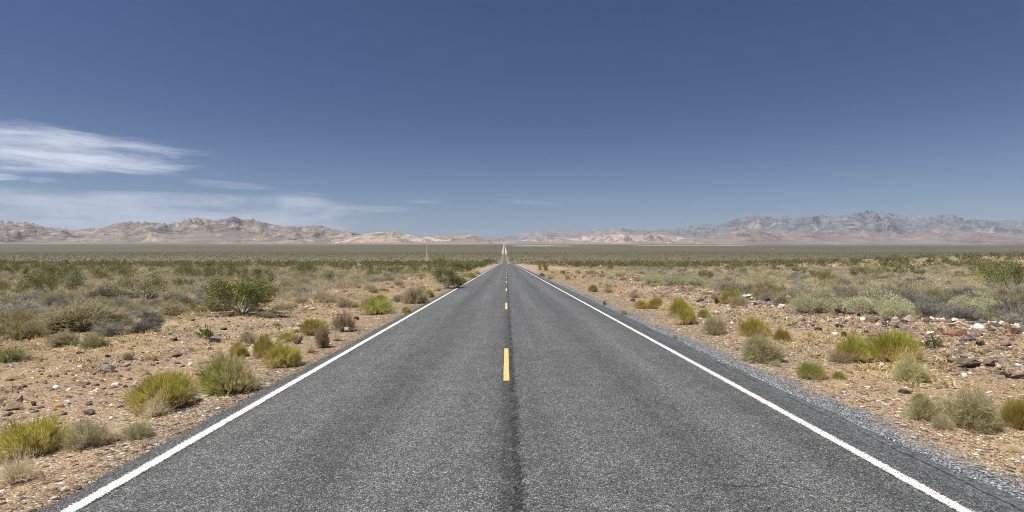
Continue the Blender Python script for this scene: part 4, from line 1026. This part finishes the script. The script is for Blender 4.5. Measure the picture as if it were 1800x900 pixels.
for a in [
    (1385, 534, 21, 14, 'cream', 'pointed cream rock at the left end of the long sage mound'),
    (1373, 542, 17, 7, 'white', 'flat white rock in front of the pointed cream rock'),
    (1112, 490, 14, 4, 'white', 'long white rock left of the row of three sage bushes'),
    (1118, 511, 7, 6, 'white', 'small white stone alone on bare ground left of centre of the right verge'),
    (1312, 527, 25, 8, 'white', 'large flat white rock between sage row and long sage mound'),
    (1305, 533, 11, 8, 'dark', 'dark rock tucked under the left end of the large flat white rock'),
    (1330, 536, 17, 7, 'white', 'smaller flat white rock right of the dark rock under the large white one'),
    (1349, 531, 16, 8, 'dark', 'dark rock right of the large flat white rock'),
    (1232, 531, 15, 9, 'grey', 'slate-grey slanted rock left of a dark one, beyond the two-headed bushes'),
    (1261, 534, 12, 10, 'dark', 'dark blocky rock right of the slate-grey slanted rock'),
    (1251, 517, 14, 5, 'white', 'flat white rock in the scrub edge above the slate-grey slanted rock'),
    (1258, 512, 12, 7, 'pink', 'pinkish pale rock at the scrub edge beside the flat white one'),
    (1281, 549, 10, 6, 'white', 'small white stone on bare ground above the dark olive dome bush'),
    (1261, 552, 7, 5, 'white', 'little white stone right of the small green bush'),
    (1288, 561, 9, 4, 'white', 'thin white stone nearest the dark olive dome bush'),
    (1224, 571, 12, 6, 'purple', 'purple-grey stone at the foot of the two-headed bushes'),
    (1278, 579, 13, 7, 'pink', 'pale pink stone between the straggly bush and the dark olive dome'),
    (1113, 530, 9, 7, 'grey', 'grey stone behind the two-lobed olive clump'),
    (1485, 553, 27, 11, 'dark', 'large dark rock between the two grey-green sage mounds'),
    (1504, 557, 22, 11, 'brown', 'brown rock leaning right of the large dark rock between the mounds'),
    (1604, 566, 30, 10, 'pink', 'large pinkish white slab at the right foot of the widest sage mound'),
    (1692, 577, 44, 10, 'cream', 'longest cream slab, lying at the edge of the far right scrub'),
    (1536, 567, 30, 9, 'brown', 'long brown slab in the stony ground below the widest sage mound'),
    (1562, 565, 13, 7, 'dark', 'small dark rock right of the long brown slab'),
    (1578, 561, 14, 4, 'white', 'thin white slab left of the large pinkish slab'),
    (1634, 567, 14, 6, 'brown', 'brown stone right of the large pinkish white slab'),
    (1546, 592, 29, 7, 'red', 'flat brick-red slab just behind the two big green bushes'),
    (1524, 587, 13, 8, 'cream', 'cream stone left of the flat brick-red slab'),
    (1441, 583, 16, 8, 'dark', 'lone dark stone on sandy ground right of the straw-green bush'),
    (1486, 592, 11, 11, 'dark', 'dark cone-shaped stone behind the left big green bush'),
    (1531, 602, 11, 9, 'red', 'dark red stone wedged between the two big green bushes'),
    (1640, 590, 14, 8, 'white', 'white lumpy stone in open stony ground above the leafy weed'),
    (1613, 572, 9, 5, 'white', 'small white stone below the large pinkish slab'),
    (1577, 577, 9, 7, 'dark', 'small dark brown stone above the larger big green bush'),
    (1688, 592, 30, 12, 'red', 'dark red slanting slab below the longest cream slab'),
    (1723, 592, 30, 9, 'grey', 'dark slate slab right of the dark red slanting slab'),
    (1707, 597, 14, 8, 'purple', 'plum coloured stone between the red slab and the black stone'),
    (1728, 609, 18, 10, 'dark', 'black jagged stone below the dark slate slab'),
    (1713, 600, 16, 6, 'blue', 'light blue-grey flat stone left of the black jagged stone'),
    (1698, 602, 13, 7, 'grey', 'dark grey flat stone left of the light blue-grey one'),
    (1682, 607, 9, 8, 'white', 'white stone with a notch right of the leafy weed'),
    (1773, 609, 22, 6, 'purple', 'flat purple-grey slab right of the black jagged stone'),
    (1777, 592, 13, 6, 'orange', 'orange-red stone near the right edge above the purple-grey slab'),
    (1787, 588, 26, 10, 'brown', 'brown slab at the right edge beside the orange-red stone'),
    (1634, 603, 12, 3, 'white', 'thin white chip just above the leafy weed'),
    (1713, 648, 44, 15, 'brown', 'largest brown slab with a dark front face, right verge'),
    (1745, 644, 26, 13, 'brown', 'brown-grey slab resting against the right end of the largest brown slab'),
    (1680, 639, 19, 8, 'purple', 'purple flat stone left of the largest brown slab'),
    (1666, 632, 13, 10, 'purple', 'dark purple pointed stone, leftmost in the pile by the largest slab'),
    (1681, 626, 14, 6, 'brown', 'dark brown stone behind the purple pointed one'),
    (1697, 634, 13, 9, 'dark', 'nearly black stone behind the largest brown slab'),
    (1763, 651, 16, 9, 'pink', 'pinkish white stone right of the brown-grey slab'),
    (1766, 661, 14, 7, 'blue', 'blue-grey stone below the pinkish white stone'),
    (1779, 666, 18, 10, 'brown', 'brown stone second from the right edge, below the pinkish one'),
    (1795, 668, 22, 11, 'purple', 'reddish brown stone cut by the right edge of the picture'),
    (1670, 653, 12, 6, 'orange', 'bright orange stone below the purple flat stone'),
    (1681, 662, 9, 5, 'blue', 'small blue-grey stone below the bright orange one'),
    (1594, 693, 19, 9, 'dark', 'dark stone on sand below the pale grey round bush'),
    (1732, 566, 22, 7, 'dark', 'dark flat stone at the foot of the spiky sage'),
    (145, 678, 17, 9, 'cream', 'cream stone on bare ground between the left edge and the flat-topped bush'),
    (17, 722, 26, 13, 'tan', 'large tan stone near the left edge of the picture'),
    (100, 718, 19, 8, 'orange', 'flat orange-brown stone left of the white one'),
    (114, 713, 14, 10, 'white', 'white stone right behind the flat orange-brown stone'),
    (145, 706, 17, 6, 'pink', 'pale pink flat stone left of the flat-topped bush'),
    (185, 655, 23, 12, 'grey', 'grey boulder-like stone above the cream stone'),
    (57, 713, 11, 8, 'dark', 'dark stone between the tan stone and the orange-brown one'),
    (33, 704, 15, 9, 'pink', 'pale rough stone behind the large tan stone'),
    (366, 617, 17, 8, 'cream', 'cream-orange stone in front of the leafy weed'),
    (268, 634, 14, 10, 'orange', 'orange stone on bare ground left of the pale thin tuft'),
    (372, 603, 24, 10, 'grey', 'round dark grey rock under the leafy weed'),
    (306, 628, 22, 7, 'brown', 'flat brown stone between the orange stone and the cream-orange one'),
    (138, 622, 14, 5, 'orange', 'rusty flat stone at the edge of the dark gravel patch'),
    (611, 584, 16, 9, 'white', 'white rock at the foot of the dry brown bush, left verge'),
    (523, 605, 16, 14, 'dark', 'dark upright stone beside the low sprawling olive bush'),
    (625, 563, 11, 7, 'red', 'red-brown stone below the wide low fresh-green bush'),
    (305, 600, 14, 6, 'dark', 'dark stone left of the round dark grey rock'),
    (184, 628, 13, 5, 'dark', 'dark flat stone in front of the straw-green dry bush'),
]:
    rock_at(*a)

# ------------------------------------------------------------------ the crowd of scrub, creosotes and stones
free = np.array(placed)
def is_free(x, y, r):
    d = np.hypot(free[:, 0] - x, free[:, 1] - y)
    return not (d < (free[:, 2] + r) * 0.72).any()
nr = np.random.default_rng(77)
def scatter(n, y0, y1, pw=1.0, spread=1.28):
    """points over the ground in view, denser near when pw is small"""
    u = nr.uniform(0, 1, n)
    y = (y0 ** (1 + pw) + (y1 ** (1 + pw) - y0 ** (1 + pw)) * u) ** (1 / (1 + pw))
    x = nr.uniform(-1, 1, n) * (spread * y + 6)
    return x, y
def in_scrub(x, y, m=0.0):
    rx = x - road_x(y)
    w = (fbm(x / 6, y / 6, 13, 3) - 0.5) * 5
    left = -10.3 + 3.6 * sstep(y, 50, 160)
    right = 10.8 + 6.0 * sstep(y, 30, 75) - 9 * sstep(y, 110, 220)
    return (rx + w < left - m) | (rx + w > right + m)
def density(x, y):
    return sstep(fbm(x / 9, y / 9, 5, 3), 0.28, 0.48)
# low scrub
cand = []
x, y = scatter(20000, 10.5, 62)
ok = in_scrub(x, y) & (nr.uniform(0, 1, len(x)) < 0.45 + 0.55 * density(x, y))
pts = []
for a, b_ in zip(x[ok], y[ok]):
    r = 0.26 + 0.42 * nr.uniform() ** 1.6
    if abs(a) > 1.22 * b_ + 3 or not is_free(a, b_, r * 0.8): continue
    if pts:
        q = np.array(pts); 
        if (np.hypot(q[:, 0] - a, q[:, 1] - b_) < (q[:, 2] + r) * 0.70).any(): continue
    pts.append((a, b_, r))
pts.sort(key=lambda p: p[1])
KIND_P = [('scrub_grey', 0.36), ('scrub_tan', 0.28), ('scrub_olive', 0.22), ('scrub_dark', 0.14)]
WORDS = {'scrub_grey': 'weathered grey twiggy', 'scrub_tan': 'dry tan', 'scrub_olive': 'straw-olive', 'scrub_dark': 'dark grey bare'}
n_ind = 0; rest = []
for (a, b_, r) in pts:
    u = nr.uniform(); acc = 0
    for kd, p in KIND_P:
        acc += p
        if u <= acc: break
    if n_ind < 278 and abs(a) < 0.95 * b_ + 1:
        side = 'left' if a < 0 else 'right'
        plant(kd, a, b_, r, r * nr.uniform(0.75, 1.15), f'{WORDS[kd]} scrub bush in the crowded scrub {side} of the road', f'{WORDS[kd]} scrub bushes {side} of the road')
        n_ind += 1
    else:
        rest.append((a, b_, r))
y_scrub = max(p[1] for p in pts[:278]) if len(pts) > 278 else 60
print('scrub individuals', n_ind, 'to', round(y_scrub, 1), 'rest', len(rest))
# creosotes standing above the scrub
x, y = scatter(1100, 26, 150, 0.9)
ok = in_scrub(x, y, 1.0) & (np.abs(x) < 0.93 * y) & (nr.uniform(0, 1, len(x)) < 0.08 + 0.5 * sstep(fbm(x / 30, y / 30, 33, 3), 0.42, 0.62) + 0.35 * sstep(y, 60, 140))
cre = []
for a, b_ in zip(x[ok], y[ok]):
    if cre:
        q = np.array(cre)
        if (np.hypot(q[:, 0] - a, q[:, 1] - b_) < 2.0).any(): continue
    if is_free(a, b_, 0.6): cre.append((a, b_))
cre.sort(key=lambda p: p[1]); cre = cre[:255]
for a, b_ in cre:
    side = 'left' if a < 0 else 'right'
    h = nr.uniform(0.85, 1.65)
    kd = 'creosote_far' if b_ > 55 else ('creosote' if nr.uniform() < 0.6 else 'creosote_open')
    plant(kd, a, b_, h * nr.uniform(0.55, 0.8), h, f'dark green creosote bush rising above the grey scrub {side} of the road', f'creosote bushes in the scrub {side} of the road')
y_cre = cre[-1][1] if len(cre) == 255 else 150
print('creosotes', len(cre), 'to', round(y_cre, 1))
# small dry tufts on the bare verges
x, y = scatter(4000, 5.0, 80, 0.4)
nt = 0
for a, b_ in zip(x, y):
    if nt >= 320: break
    if in_scrub(np.array([a]), np.array([b_]))[0] or not (a < -4.7 or a > 5.6) or abs(a) > 0.95 * b_ + 0.5: continue
    if not is_free(a, b_, 0.2): continue
    r = 0.07 + 0.15 * nr.uniform() ** 2
    side = 'left' if a < 0 else 'right'
    u = nr.uniform()
    if (-10.8 < a < -7.2 or 8.6 < a < 14) and b_ > 15: u = 0.5 + u * 0.5; r *= 1.35
    if u < 0.62 and nt < 320:
        plant('straw', a, b_, r, r * nr.uniform(0.6, 1.0), f'small dry straw tuft on the bare stony verge {side} of the road', f'small straw tufts on the {side} verge')
    elif b_ > 14:
        r *= 1.9
        kd = prng.choice(['pale_wispy', 'scrub_tan', 'scrub_olive'] if u < 0.93 else ['broom_olive'])
        if kd.startswith('scrub') and n_ind < 290: n_ind += 1
        elif kd.startswith('scrub'): kd = 'pale_wispy'
        w = {'pale_wispy': 'small pale grey-green bush', 'scrub_tan': 'small dry tan bush', 'scrub_olive': 'small straw-olive bush', 'broom_olive': 'small olive-green bush'}[kd]
        plant(kd, a, b_, r, r * nr.uniform(0.7, 1.0), f'{w} scattered on the bare verge {side} of the road', f'{w}es on the {side} verge')
    nt += 1
# loose stones, the larger ones as things of their own
SW = {'white': 'white', 'cream': 'cream', 'tan': 'tan', 'orange': 'rusty orange', 'red': 'red-brown', 'brown': 'brown', 'dark': 'dark', 'grey': 'grey', 'purple': 'purple-grey', 'pink': 'pale pink', 'blue': 'blue-grey'}
nk = 0
x, y = scatter(4000, 6, 60, 0.35)
for a, b_ in zip(x, y):
    if nk >= 215: break
    side = 'left' if a < 0 else 'right'
    if a < 0 and not -13 < a < -5.0: continue
    if a > 0 and not 6.6 < a < 15: continue
    if a > 0 and abs(a - 10.3) > 2.2 and nr.uniform() < 0.65: continue
    if a < 0 and nr.uniform() < 0.45: continue
    if abs(a) > 0.95 * b_ + 0.3 or not is_free(a, b_, 0.02): continue
    c = prng.choice(['brown'] * 7 + ['dark'] * 5 + ['purple'] * 2 + ['grey'] * 2 + ['tan', 'red', 'cream', 'pink', 'orange', 'white', 'white'])
    s = 0.07 + 0.16 * nr.uniform() ** 2
    rock(a, b_, s * nr.uniform(0.9, 1.6), s, s * nr.uniform(0.45, 0.75), c, f'{SW[c]} loose stone on the stony ground {side} of the road', f'{SW[c]} loose stones {side} of the road')
    nk += 1

# ------------------------------------------------------------------ what nobody could count
def merge(name, protos, x, y, sxy, sz, mul, mat, rng):
    V, T, C, o = [], [], [], 0
    z = ground_z(x, y) - 0.02
    pick = rng.integers(0, len(protos), len(x)); a = rng.uniform(0, 6.28, len(x))
    for k, (v, t, c) in enumerate(protos):
        m = np.where(pick == k)[0]
        if not len(m): continue
        ca, sa = np.cos(a[m])[:, None], np.sin(a[m])[:, None]
        vx = (v[None, :, 0] * ca - v[None, :, 1] * sa) * sxy[m][:, None] + x[m][:, None]
        vy = (v[None, :, 0] * sa + v[None, :, 1] * ca) * sxy[m][:, None] + y[m][:, None]
        vz = v[None, :, 2] * sz[m][:, None] + z[m][:, None]
        V.append(np.stack([vx, vy, vz], 2).reshape(-1, 3))
        T.append((t[None] + (np.arange(len(m)) * len(v))[:, None, None]).reshape(-1, 3) + o); o += len(m) * len(v)
        C.append((c[None] * mul[m][:, None, :]).reshape(-1, 3))
    return tag(link(name, mesh_np(name, np.concatenate(V), np.concatenate(T), np.clip(np.concatenate(C), 0.003, 0.9), mats=[mat])), kind='stuff')
def spiky(seed, n, R=0.5, H=0.45, size=0.16, wid=0.03, shade=(0.75, 1.15)):
    """coarse bush for the distance: little upright chips over a dome"""
    rng = np.random.default_rng(seed)
    d, ln = dome_dirs(n, rng, 0.0, 0.35, seed)
    p = d * np.array([R, R, H]) * (ln * rng.uniform(0.55, 1.0, n))[:, None]
    dr = norm(d + rng.normal(size=(n, 3)) * 0.5 + np.array([0, 0, 0.5]))
    side = norm(np.cross(dr, rng.normal(size=(n, 3)))) * wid
    V = np.stack([p - side - dr * size * 0.5, p + side - dr * size * 0.5, p + dr * size * 0.5], 1).reshape(-1, 3)
    V[:, 2] = np.maximum(V[:, 2], 0)
    T = np.arange(3 * n).reshape(n, 3)
    C = np.repeat(rng.uniform(*shade, (n, 1)) * np.ones((1, 3)), 3, 0)
    return V, T, C
PAL = np.array([[0.49, 0.455, 0.36], [0.50, 0.455, 0.34], [0.64, 0.54, 0.33], [0.57, 0.51, 0.25], [0.28, 0.265, 0.22], [0.54, 0.515, 0.30], [0.40, 0.40, 0.20]])
def palette(n, rng):
    return PAL[rng.integers(0, len(PAL), n)] * rng.uniform(0.75, 1.2, (n, 1))
rng = np.random.default_rng(3)
near_p = [spiky(s, 130, size=0.20, wid=0.016) for s in range(5)]
far_p = [spiky(10 + s, 26, size=0.30, wid=0.055) for s in range(5)]
x, y = scatter(12000, 62, 125)
ok = in_scrub(x, y) & (rng.uniform(0, 1, len(x)) < 0.30 + 0.7 * density(x, y)); x, y = x[ok], y[ok]
r = 0.28 + 0.45 * rng.uniform(0, 1, len(x)) ** 1.5
q = np.array([p for p in rest]); merge('desert_scrub', [spiky(70 + s, 420, size=0.15, wid=0.0085) for s in range(5)], q[:, 0], q[:, 1], q[:, 2] * 2, q[:, 2] * 1.8, palette(len(q), rng), M_SCRUB, rng)
merge('desert_scrub', near_p, x, y, r * 2, r * 1.9 * rng.uniform(0.7, 1.1, len(x)), palette(len(x), rng), M_SCRUB, rng)
print('scrub near stuff', len(x))
x, y = scatter(24000, 125, 330)
ok = in_scrub(x, y) & (rng.uniform(0, 1, len(x)) < 0.35 + 0.65 * density(x, y)); x, y = x[ok], y[ok]
r = 0.35 + 0.5 * rng.uniform(0, 1, len(x)) ** 1.5
merge('desert_scrub', far_p, x, y, r * 2, r * 1.8, palette(len(x), rng), M_SCRUB, rng)
print('scrub far stuff', len(x))
# creosote belt along the crest
x, y = scatter(6500, y_cre, 330, 1.0)
ok = in_scrub(x, y, 0.5) & (rng.uniform(0, 1, len(x)) < 0.10 + 0.75 * sstep(fbm(x / 40, y / 40, 33, 3), 0.40, 0.6)); x, y = x[ok], y[ok]
GC = np.array([[0.195, 0.188, 0.088], [0.245, 0.228, 0.105], [0.160, 0.158, 0.078]])
h = rng.uniform(0.9, 1.9, len(x))
cp = [spiky(30 + s, 110, R=0.5, H=1.0, size=0.26, wid=0.035, shade=(0.6, 1.3)) for s in range(4)]
merge('creosote_flats', cp, x, y, h * 1.35, h, GC[rng.integers(0, 3, len(x))] * rng.uniform(0.8, 1.2, (len(x), 1)), M_SCRUB, rng)
# valley floor: bushes far below, ever smaller
x, y = scatter(38000, 830, 2600, 0.6, 1.25)
ok = np.abs(x - road_x(y)) > 11; x, y = x[ok], y[ok]
ok = np.abs(x - (750.5 - 890 - 3.0 * np.maximum(0, 1300 - y) / 500) / FPX * y) > 5; x, y = x[ok], y[ok]
h = rng.uniform(1.0, 2.2, len(x))
vp = [spiky(50 + s, 14, R=0.5, H=0.8, size=0.6, wid=0.14, shade=(0.7, 1.25)) for s in range(4)]
merge('valley_scrub', vp, x, y, h * 1.5, h, GC[rng.integers(0, 3, len(x))] * rng.uniform(0.7, 1.1, (len(x), 1)), M_SCRUB, rng)
# thin straw of dried annuals over the bare ground
def sprig(seed, n=22, R=0.5, H=0.42):
    rng = np.random.default_rng(seed)
    d, ln = dome_dirs(n, rng, 0.1, 0.4, seed)
    root = rng.normal(size=(n, 3)) * np.array([0.22, 0.22, 0]) * R
    e = root + d * np.array([R, R, H]) * rng.uniform(0.4, 1, (n, 1))
    c = np.ones((n, 3)) * rng.uniform(0.75, 1.15, (n, 1))
    return blades(root, (root + e) / 2 + np.array([0, 0, 0.05]), e, 0.022, c, c, c, rng)
x, y = scatter(85000, 4, 110, 0.15, 1.0)
rx_ = x - road_x(y)
p_ = sstep(fbm(x / 3.5, y / 3.5, 91, 4), 0.42, 0.62)
ok = ((rx_ < -4.9) | (rx_ > 5.7)) & ~in_scrub(x, y, 3.0) & (rng.uniform(0, 1, len(x)) < 0.08 + 0.8 * p_); x, y = x[ok], y[ok]
s = (0.07 + 0.20 * rng.uniform(0, 1, len(x)) ** 1.6) * (1 + 0.006 * y)
SPC = np.array([[0.66, 0.52, 0.29], [0.58, 0.47, 0.24], [0.52, 0.44, 0.28], [0.60, 0.55, 0.30]])
merge('dry_grass', [sprig(s_) for s_ in range(5)], x, y, s * 2, s * 1.7, SPC[rng.integers(0, 4, len(x))] * rng.uniform(0.8, 1.15, (len(x), 1)), M_SCRUB, rng)
print('sprigs', len(x))
# broken stone, too much of it to count
def shard(seed, npt=11):
    rng = np.random.default_rng(seed)
    bm = bmesh.new()
    for q in norm(rng.normal(size=(npt, 3))) * rng.uniform(0.7, 1.0, (npt, 1)) * 0.5:
        bm.verts.new(q)
    bmesh.ops.convex_hull(bm, input=bm.verts)
    bmesh.ops.delete(bm, geom=[v for v in bm.verts if not v.link_faces], context='VERTS')
    bmesh.ops.triangulate(bm, faces=bm.faces)
    bm.verts.index_update()
    v = np.array([v.co[:] for v in bm.verts]); t = np.array([[a.index for a in f.verts] for f in bm.faces]); bm.free()
    return v, t, np.ones((len(v), 3))
RUB = np.array([[0.18, 0.122, 0.088], [0.13, 0.09, 0.07], [0.08, 0.066, 0.06], [0.22, 0.148, 0.108], [0.17, 0.14, 0.13], [0.36, 0.27, 0.175], [0.48, 0.39, 0.29], [0.15, 0.108, 0.086], [0.10, 0.08, 0.07], [0.20, 0.145, 0.108], [0.12, 0.092, 0.08], [0.26, 0.14, 0.09], [0.12, 0.115, 0.115], [0.09, 0.07, 0.06], [0.28, 0.205, 0.14], [0.70, 0.66, 0.58]])
x, y = scatter(100000, 3.6, 85, -0.1, 1.0); xb, yb = scatter(45000, 3.6, 30, -0.1, 1.0); x = np.concatenate([x, xb]); y = np.concatenate([y, yb])
rx_ = x - road_x(y)
pl = (0.28 + 0.70 * sstep(fbm(x / 1.8, y / 1.8, 61, 4), 0.45, 0.62)) * sstep(-rx_, 4.4, 6.2) * (1 - sstep(-rx_, 11, 14))
pr = (0.13 + 0.40 * sstep(fbm(x / 1.8, y / 1.8, 62, 4), 0.45, 0.62)) * sstep(rx_, 4.9, 6.5) * (1 - sstep(rx_, 14, 19)) + 0.95 * np.exp(-((rx_ - 10.4 - 0.045 * np.maximum(y - 20, 0)) / (2.1 + 0.02 * y)) ** 2)
ok = rng.uniform(0, 1, len(x)) < np.where(rx_ < 0, pl, pr); x, y, rx_ = x[ok], y[ok], rx_[ok]
heap = np.exp(-((rx_ - 10.4) / 2.6) ** 2)
s = 0.95 * (0.028 + 0.10 * rng.uniform(0, 1, len(x)) ** 3.5 + 0.13 * heap * rng.uniform(0, 1, len(x)) ** 4) * (1 + 0.006 * y)
merge('rubble', [shard(s_, 9 + s_ % 5) for s_ in range(10)], x, y, s * 1.35, s * 1.3, RUB[rng.integers(0, len(RUB), len(x))] * rng.uniform(0.75, 1.2, (len(x), 1)), M_WOOD, rng)
print('rubble', len(x))
# gravel and chippings on the verges
def pebble(seed):
    rng = np.random.default_rng(seed)
    v = np.array([[1, 0, 0], [-1, 0, 0], [0, 1, 0], [0, -1, 0], [0, 0, 1], [0, 0, -0.4], [0.6, 0.6, 0.5], [-0.5, 0.6, 0.55]]) * 0.5
    v = v + rng.normal(size=v.shape) * 0.09
    t = np.array([[4, 0, 6], [4, 6, 2], [0, 2, 6], [4, 2, 7], [4, 7, 1], [2, 1, 7], [4, 1, 3], [4, 3, 0], [5, 2, 0], [5, 1, 2], [5, 3, 1], [5, 0, 3]])
    return v, t, np.ones((8, 3))
PEB = np.array([[0.20, 0.145, 0.105], [0.11, 0.085, 0.075], [0.42, 0.32, 0.20], [0.20, 0.17, 0.155], [0.15, 0.11, 0.09], [0.54, 0.45, 0.32], [0.13, 0.12, 0.12], [0.30, 0.18, 0.12], [0.74, 0.69, 0.60]])
GREYS = np.array([[0.10, 0.105, 0.118], [0.20, 0.21, 0.225], [0.32, 0.33, 0.35], [0.58, 0.58, 0.57], [0.28, 0.23, 0.18], [0.06, 0.062, 0.07]])
x, y = scatter(230000, 3.2, 60, -0.35, 1.0)
keep = ((x < -3.75) & (x > -14)) | ((x > 4.5) & (x < 16))
st = np.where(x < 0, np.exp(-((x + 4.4) / 0.9) ** 2) + 0.35 * sstep(fbm(x / 2.5, y / 2.5, 71, 3), 0.42, 0.62), np.exp(-((x - 10.3) / 2.4) ** 2) * 0.9 + np.exp(-((x - 5.2) / 0.7) ** 2) * 0.6 + 0.25 * sstep(fbm(x / 2.5, y / 2.5, 72, 3), 0.42, 0.62))
keep &= rng.uniform(0, 1, len(x)) < np.clip(st * 1.3 + 0.22, 0, 1)
x, y = x[keep], y[keep]
s = (0.018 + 0.05 * rng.uniform(0, 1, len(x)) ** 3.2) * 1.25 * (1 + 0.012 * y) * np.where((x > 8.0) & (x < 13) & (rng.uniform(0, 1, len(x)) < 0.25), 1.7, 1)
mul = PEB[rng.integers(0, len(PEB), len(x))] * rng.uniform(0.8, 1.2, (len(x), 1))
mul = np.where((s > 0.10)[:, None], mul * np.array([0.62, 0.60, 0.60]) + 0.0, mul)
merge('gravel', [pebble(s_) for s_ in range(6)], x, y, s * 1.2, s * 0.8, mul, M_WOOD, rng)
print('gravel', len(x))
x = nr.uniform(3.7, 4.75, 90000); y = 3.0 + 50 * nr.uniform(0, 1, len(x)) ** 2.0
keep = nr.uniform(0, 1, len(x)) < sstep(x, 3.7, 4.1) * (1 - sstep(x + (fbm(x * 0 + 1, y / 1.2, 88, 4) - 0.5) * 1.4, 4.3, 4.7)) + 0.05
x, y = x[keep], y[keep]
s = rng.uniform(0.012, 0.032, len(x)) * (1 + 0.012 * y)
merge('shoulder_gravel', [pebble(s_) for s_ in range(6)], x, y, s * 1.2, s * 0.9, GREYS[rng.integers(0, len(GREYS), len(x))] * rng.uniform(0.8, 1.15, (len(x), 1)), M_WOOD, rng)

# ------------------------------------------------------------------ far small things
def plain(name, c, rough=0.6):
    m, N = material(name)
    P = N.n('ShaderNodeTexCoord').outputs['Object']
    k = N.noise(P, 1.5, 4)
    b = N.n('ShaderNodeBsdfPrincipled', {'Base Color': N.mix(k, c, tuple(v * 0.85 for v in c)), 'Roughness': rough})
    N.n('ShaderNodeOutputMaterial', {'Surface': b.outputs[0]})
    return m
m_wht, m_roof, m_org, m_post, m_win = plain('white_wall_paint', (0.80, 0.79, 0.76)), plain('pale_roof_sheet', (0.62, 0.60, 0.57)), plain('orange_sign_face', (0.75, 0.27, 0.04)), plain('grey_steel_post', (0.3, 0.3, 0.3)), plain('dark_window_glass', (0.03, 0.035, 0.04), 0.2)
def box(x0, x1, y0, y1, z0, z1):
    v = [(x, y, z) for x in (x0, x1) for y in (y0, y1) for z in (z0, z1)]
    return v, [(0, 1, 3, 2), (4, 6, 7, 5), (0, 4, 5, 1), (2, 3, 7, 6), (0, 2, 6, 4), (1, 5, 7, 3)]
def shed(px, dist, w, d, h, label):
    x = (px - 890) / FPX * dist
    r = link('white_building', None); r.location = (x, dist, float(profile(dist)) - 0.2)
    link('wall', mesh_np('wall', *box(-w / 2, w / 2, -d / 2, d / 2, 0, h), mats=[m_wht]), r)
    rv = [(-w / 2 - .4, -d / 2 - .4, h), (w / 2 + .4, -d / 2 - .4, h), (w / 2 + .4, d / 2 + .4, h), (-w / 2 - .4, d / 2 + .4, h), (-w / 2 - .4, 0, h + d * 0.22), (w / 2 + .4, 0, h + d * 0.22)]
    me = bpy.data.meshes.new('roof'); me.from_pydata(rv, [], [(0, 1, 5, 4), (2, 3, 4, 5), (0, 4, 3), (1, 2, 5), (3, 2, 1, 0)]); me.materials.append(m_roof)
    link('roof', me, r)
    link('door', mesh_np('door', *box(-1.2, 1.2, -d / 2 - 0.06, -d / 2 + 0.02, 0.05, min(2.6, h * 0.8)), mats=[m_win]), r)
    tag(r, label, 'building')
shed(717, 5500, 12, 9, 8.5, 'tiny white building far off at the foot of the left hills')
shed(1361, 3550, 9, 5, 3.2, 'tiny low white building alone on the valley floor at right')
xs, ys_ = 3.3, 300.0
sg = link('road_sign', None); sg.location = (6.4, 300, gz(6.4, 300))
link('post', mesh_np('post', *box(-0.04, 0.04, -0.03, 0.03, 0, 1.75), mats=[m_post]), sg)
me = bpy.data.meshes.new('sign_panel'); bm = bmesh.new()
vs = [bm.verts.new((a * 0.55, -0.05, 1.75 + b_ * 0.55)) for a, b_ in ((0, -1), (1, 0), (0, 1), (-1, 0))]
f = bm.faces.new(vs); ex = bmesh.ops.extrude_face_region(bm, geom=[f])
bmesh.ops.translate(bm, verts=[v for v in ex['geom'] if isinstance(v, bmesh.types.BMVert)], vec=(0, 0.02, 0)); bmesh.ops.recalc_face_normals(bm, faces=bm.faces)
bm.to_mesh(me); bm.free(); me.materials.append(m_org)
link('sign_panel', me, sg)
tag(sg, 'small orange diamond sign on a post beside the right road edge at the crest', 'road sign')
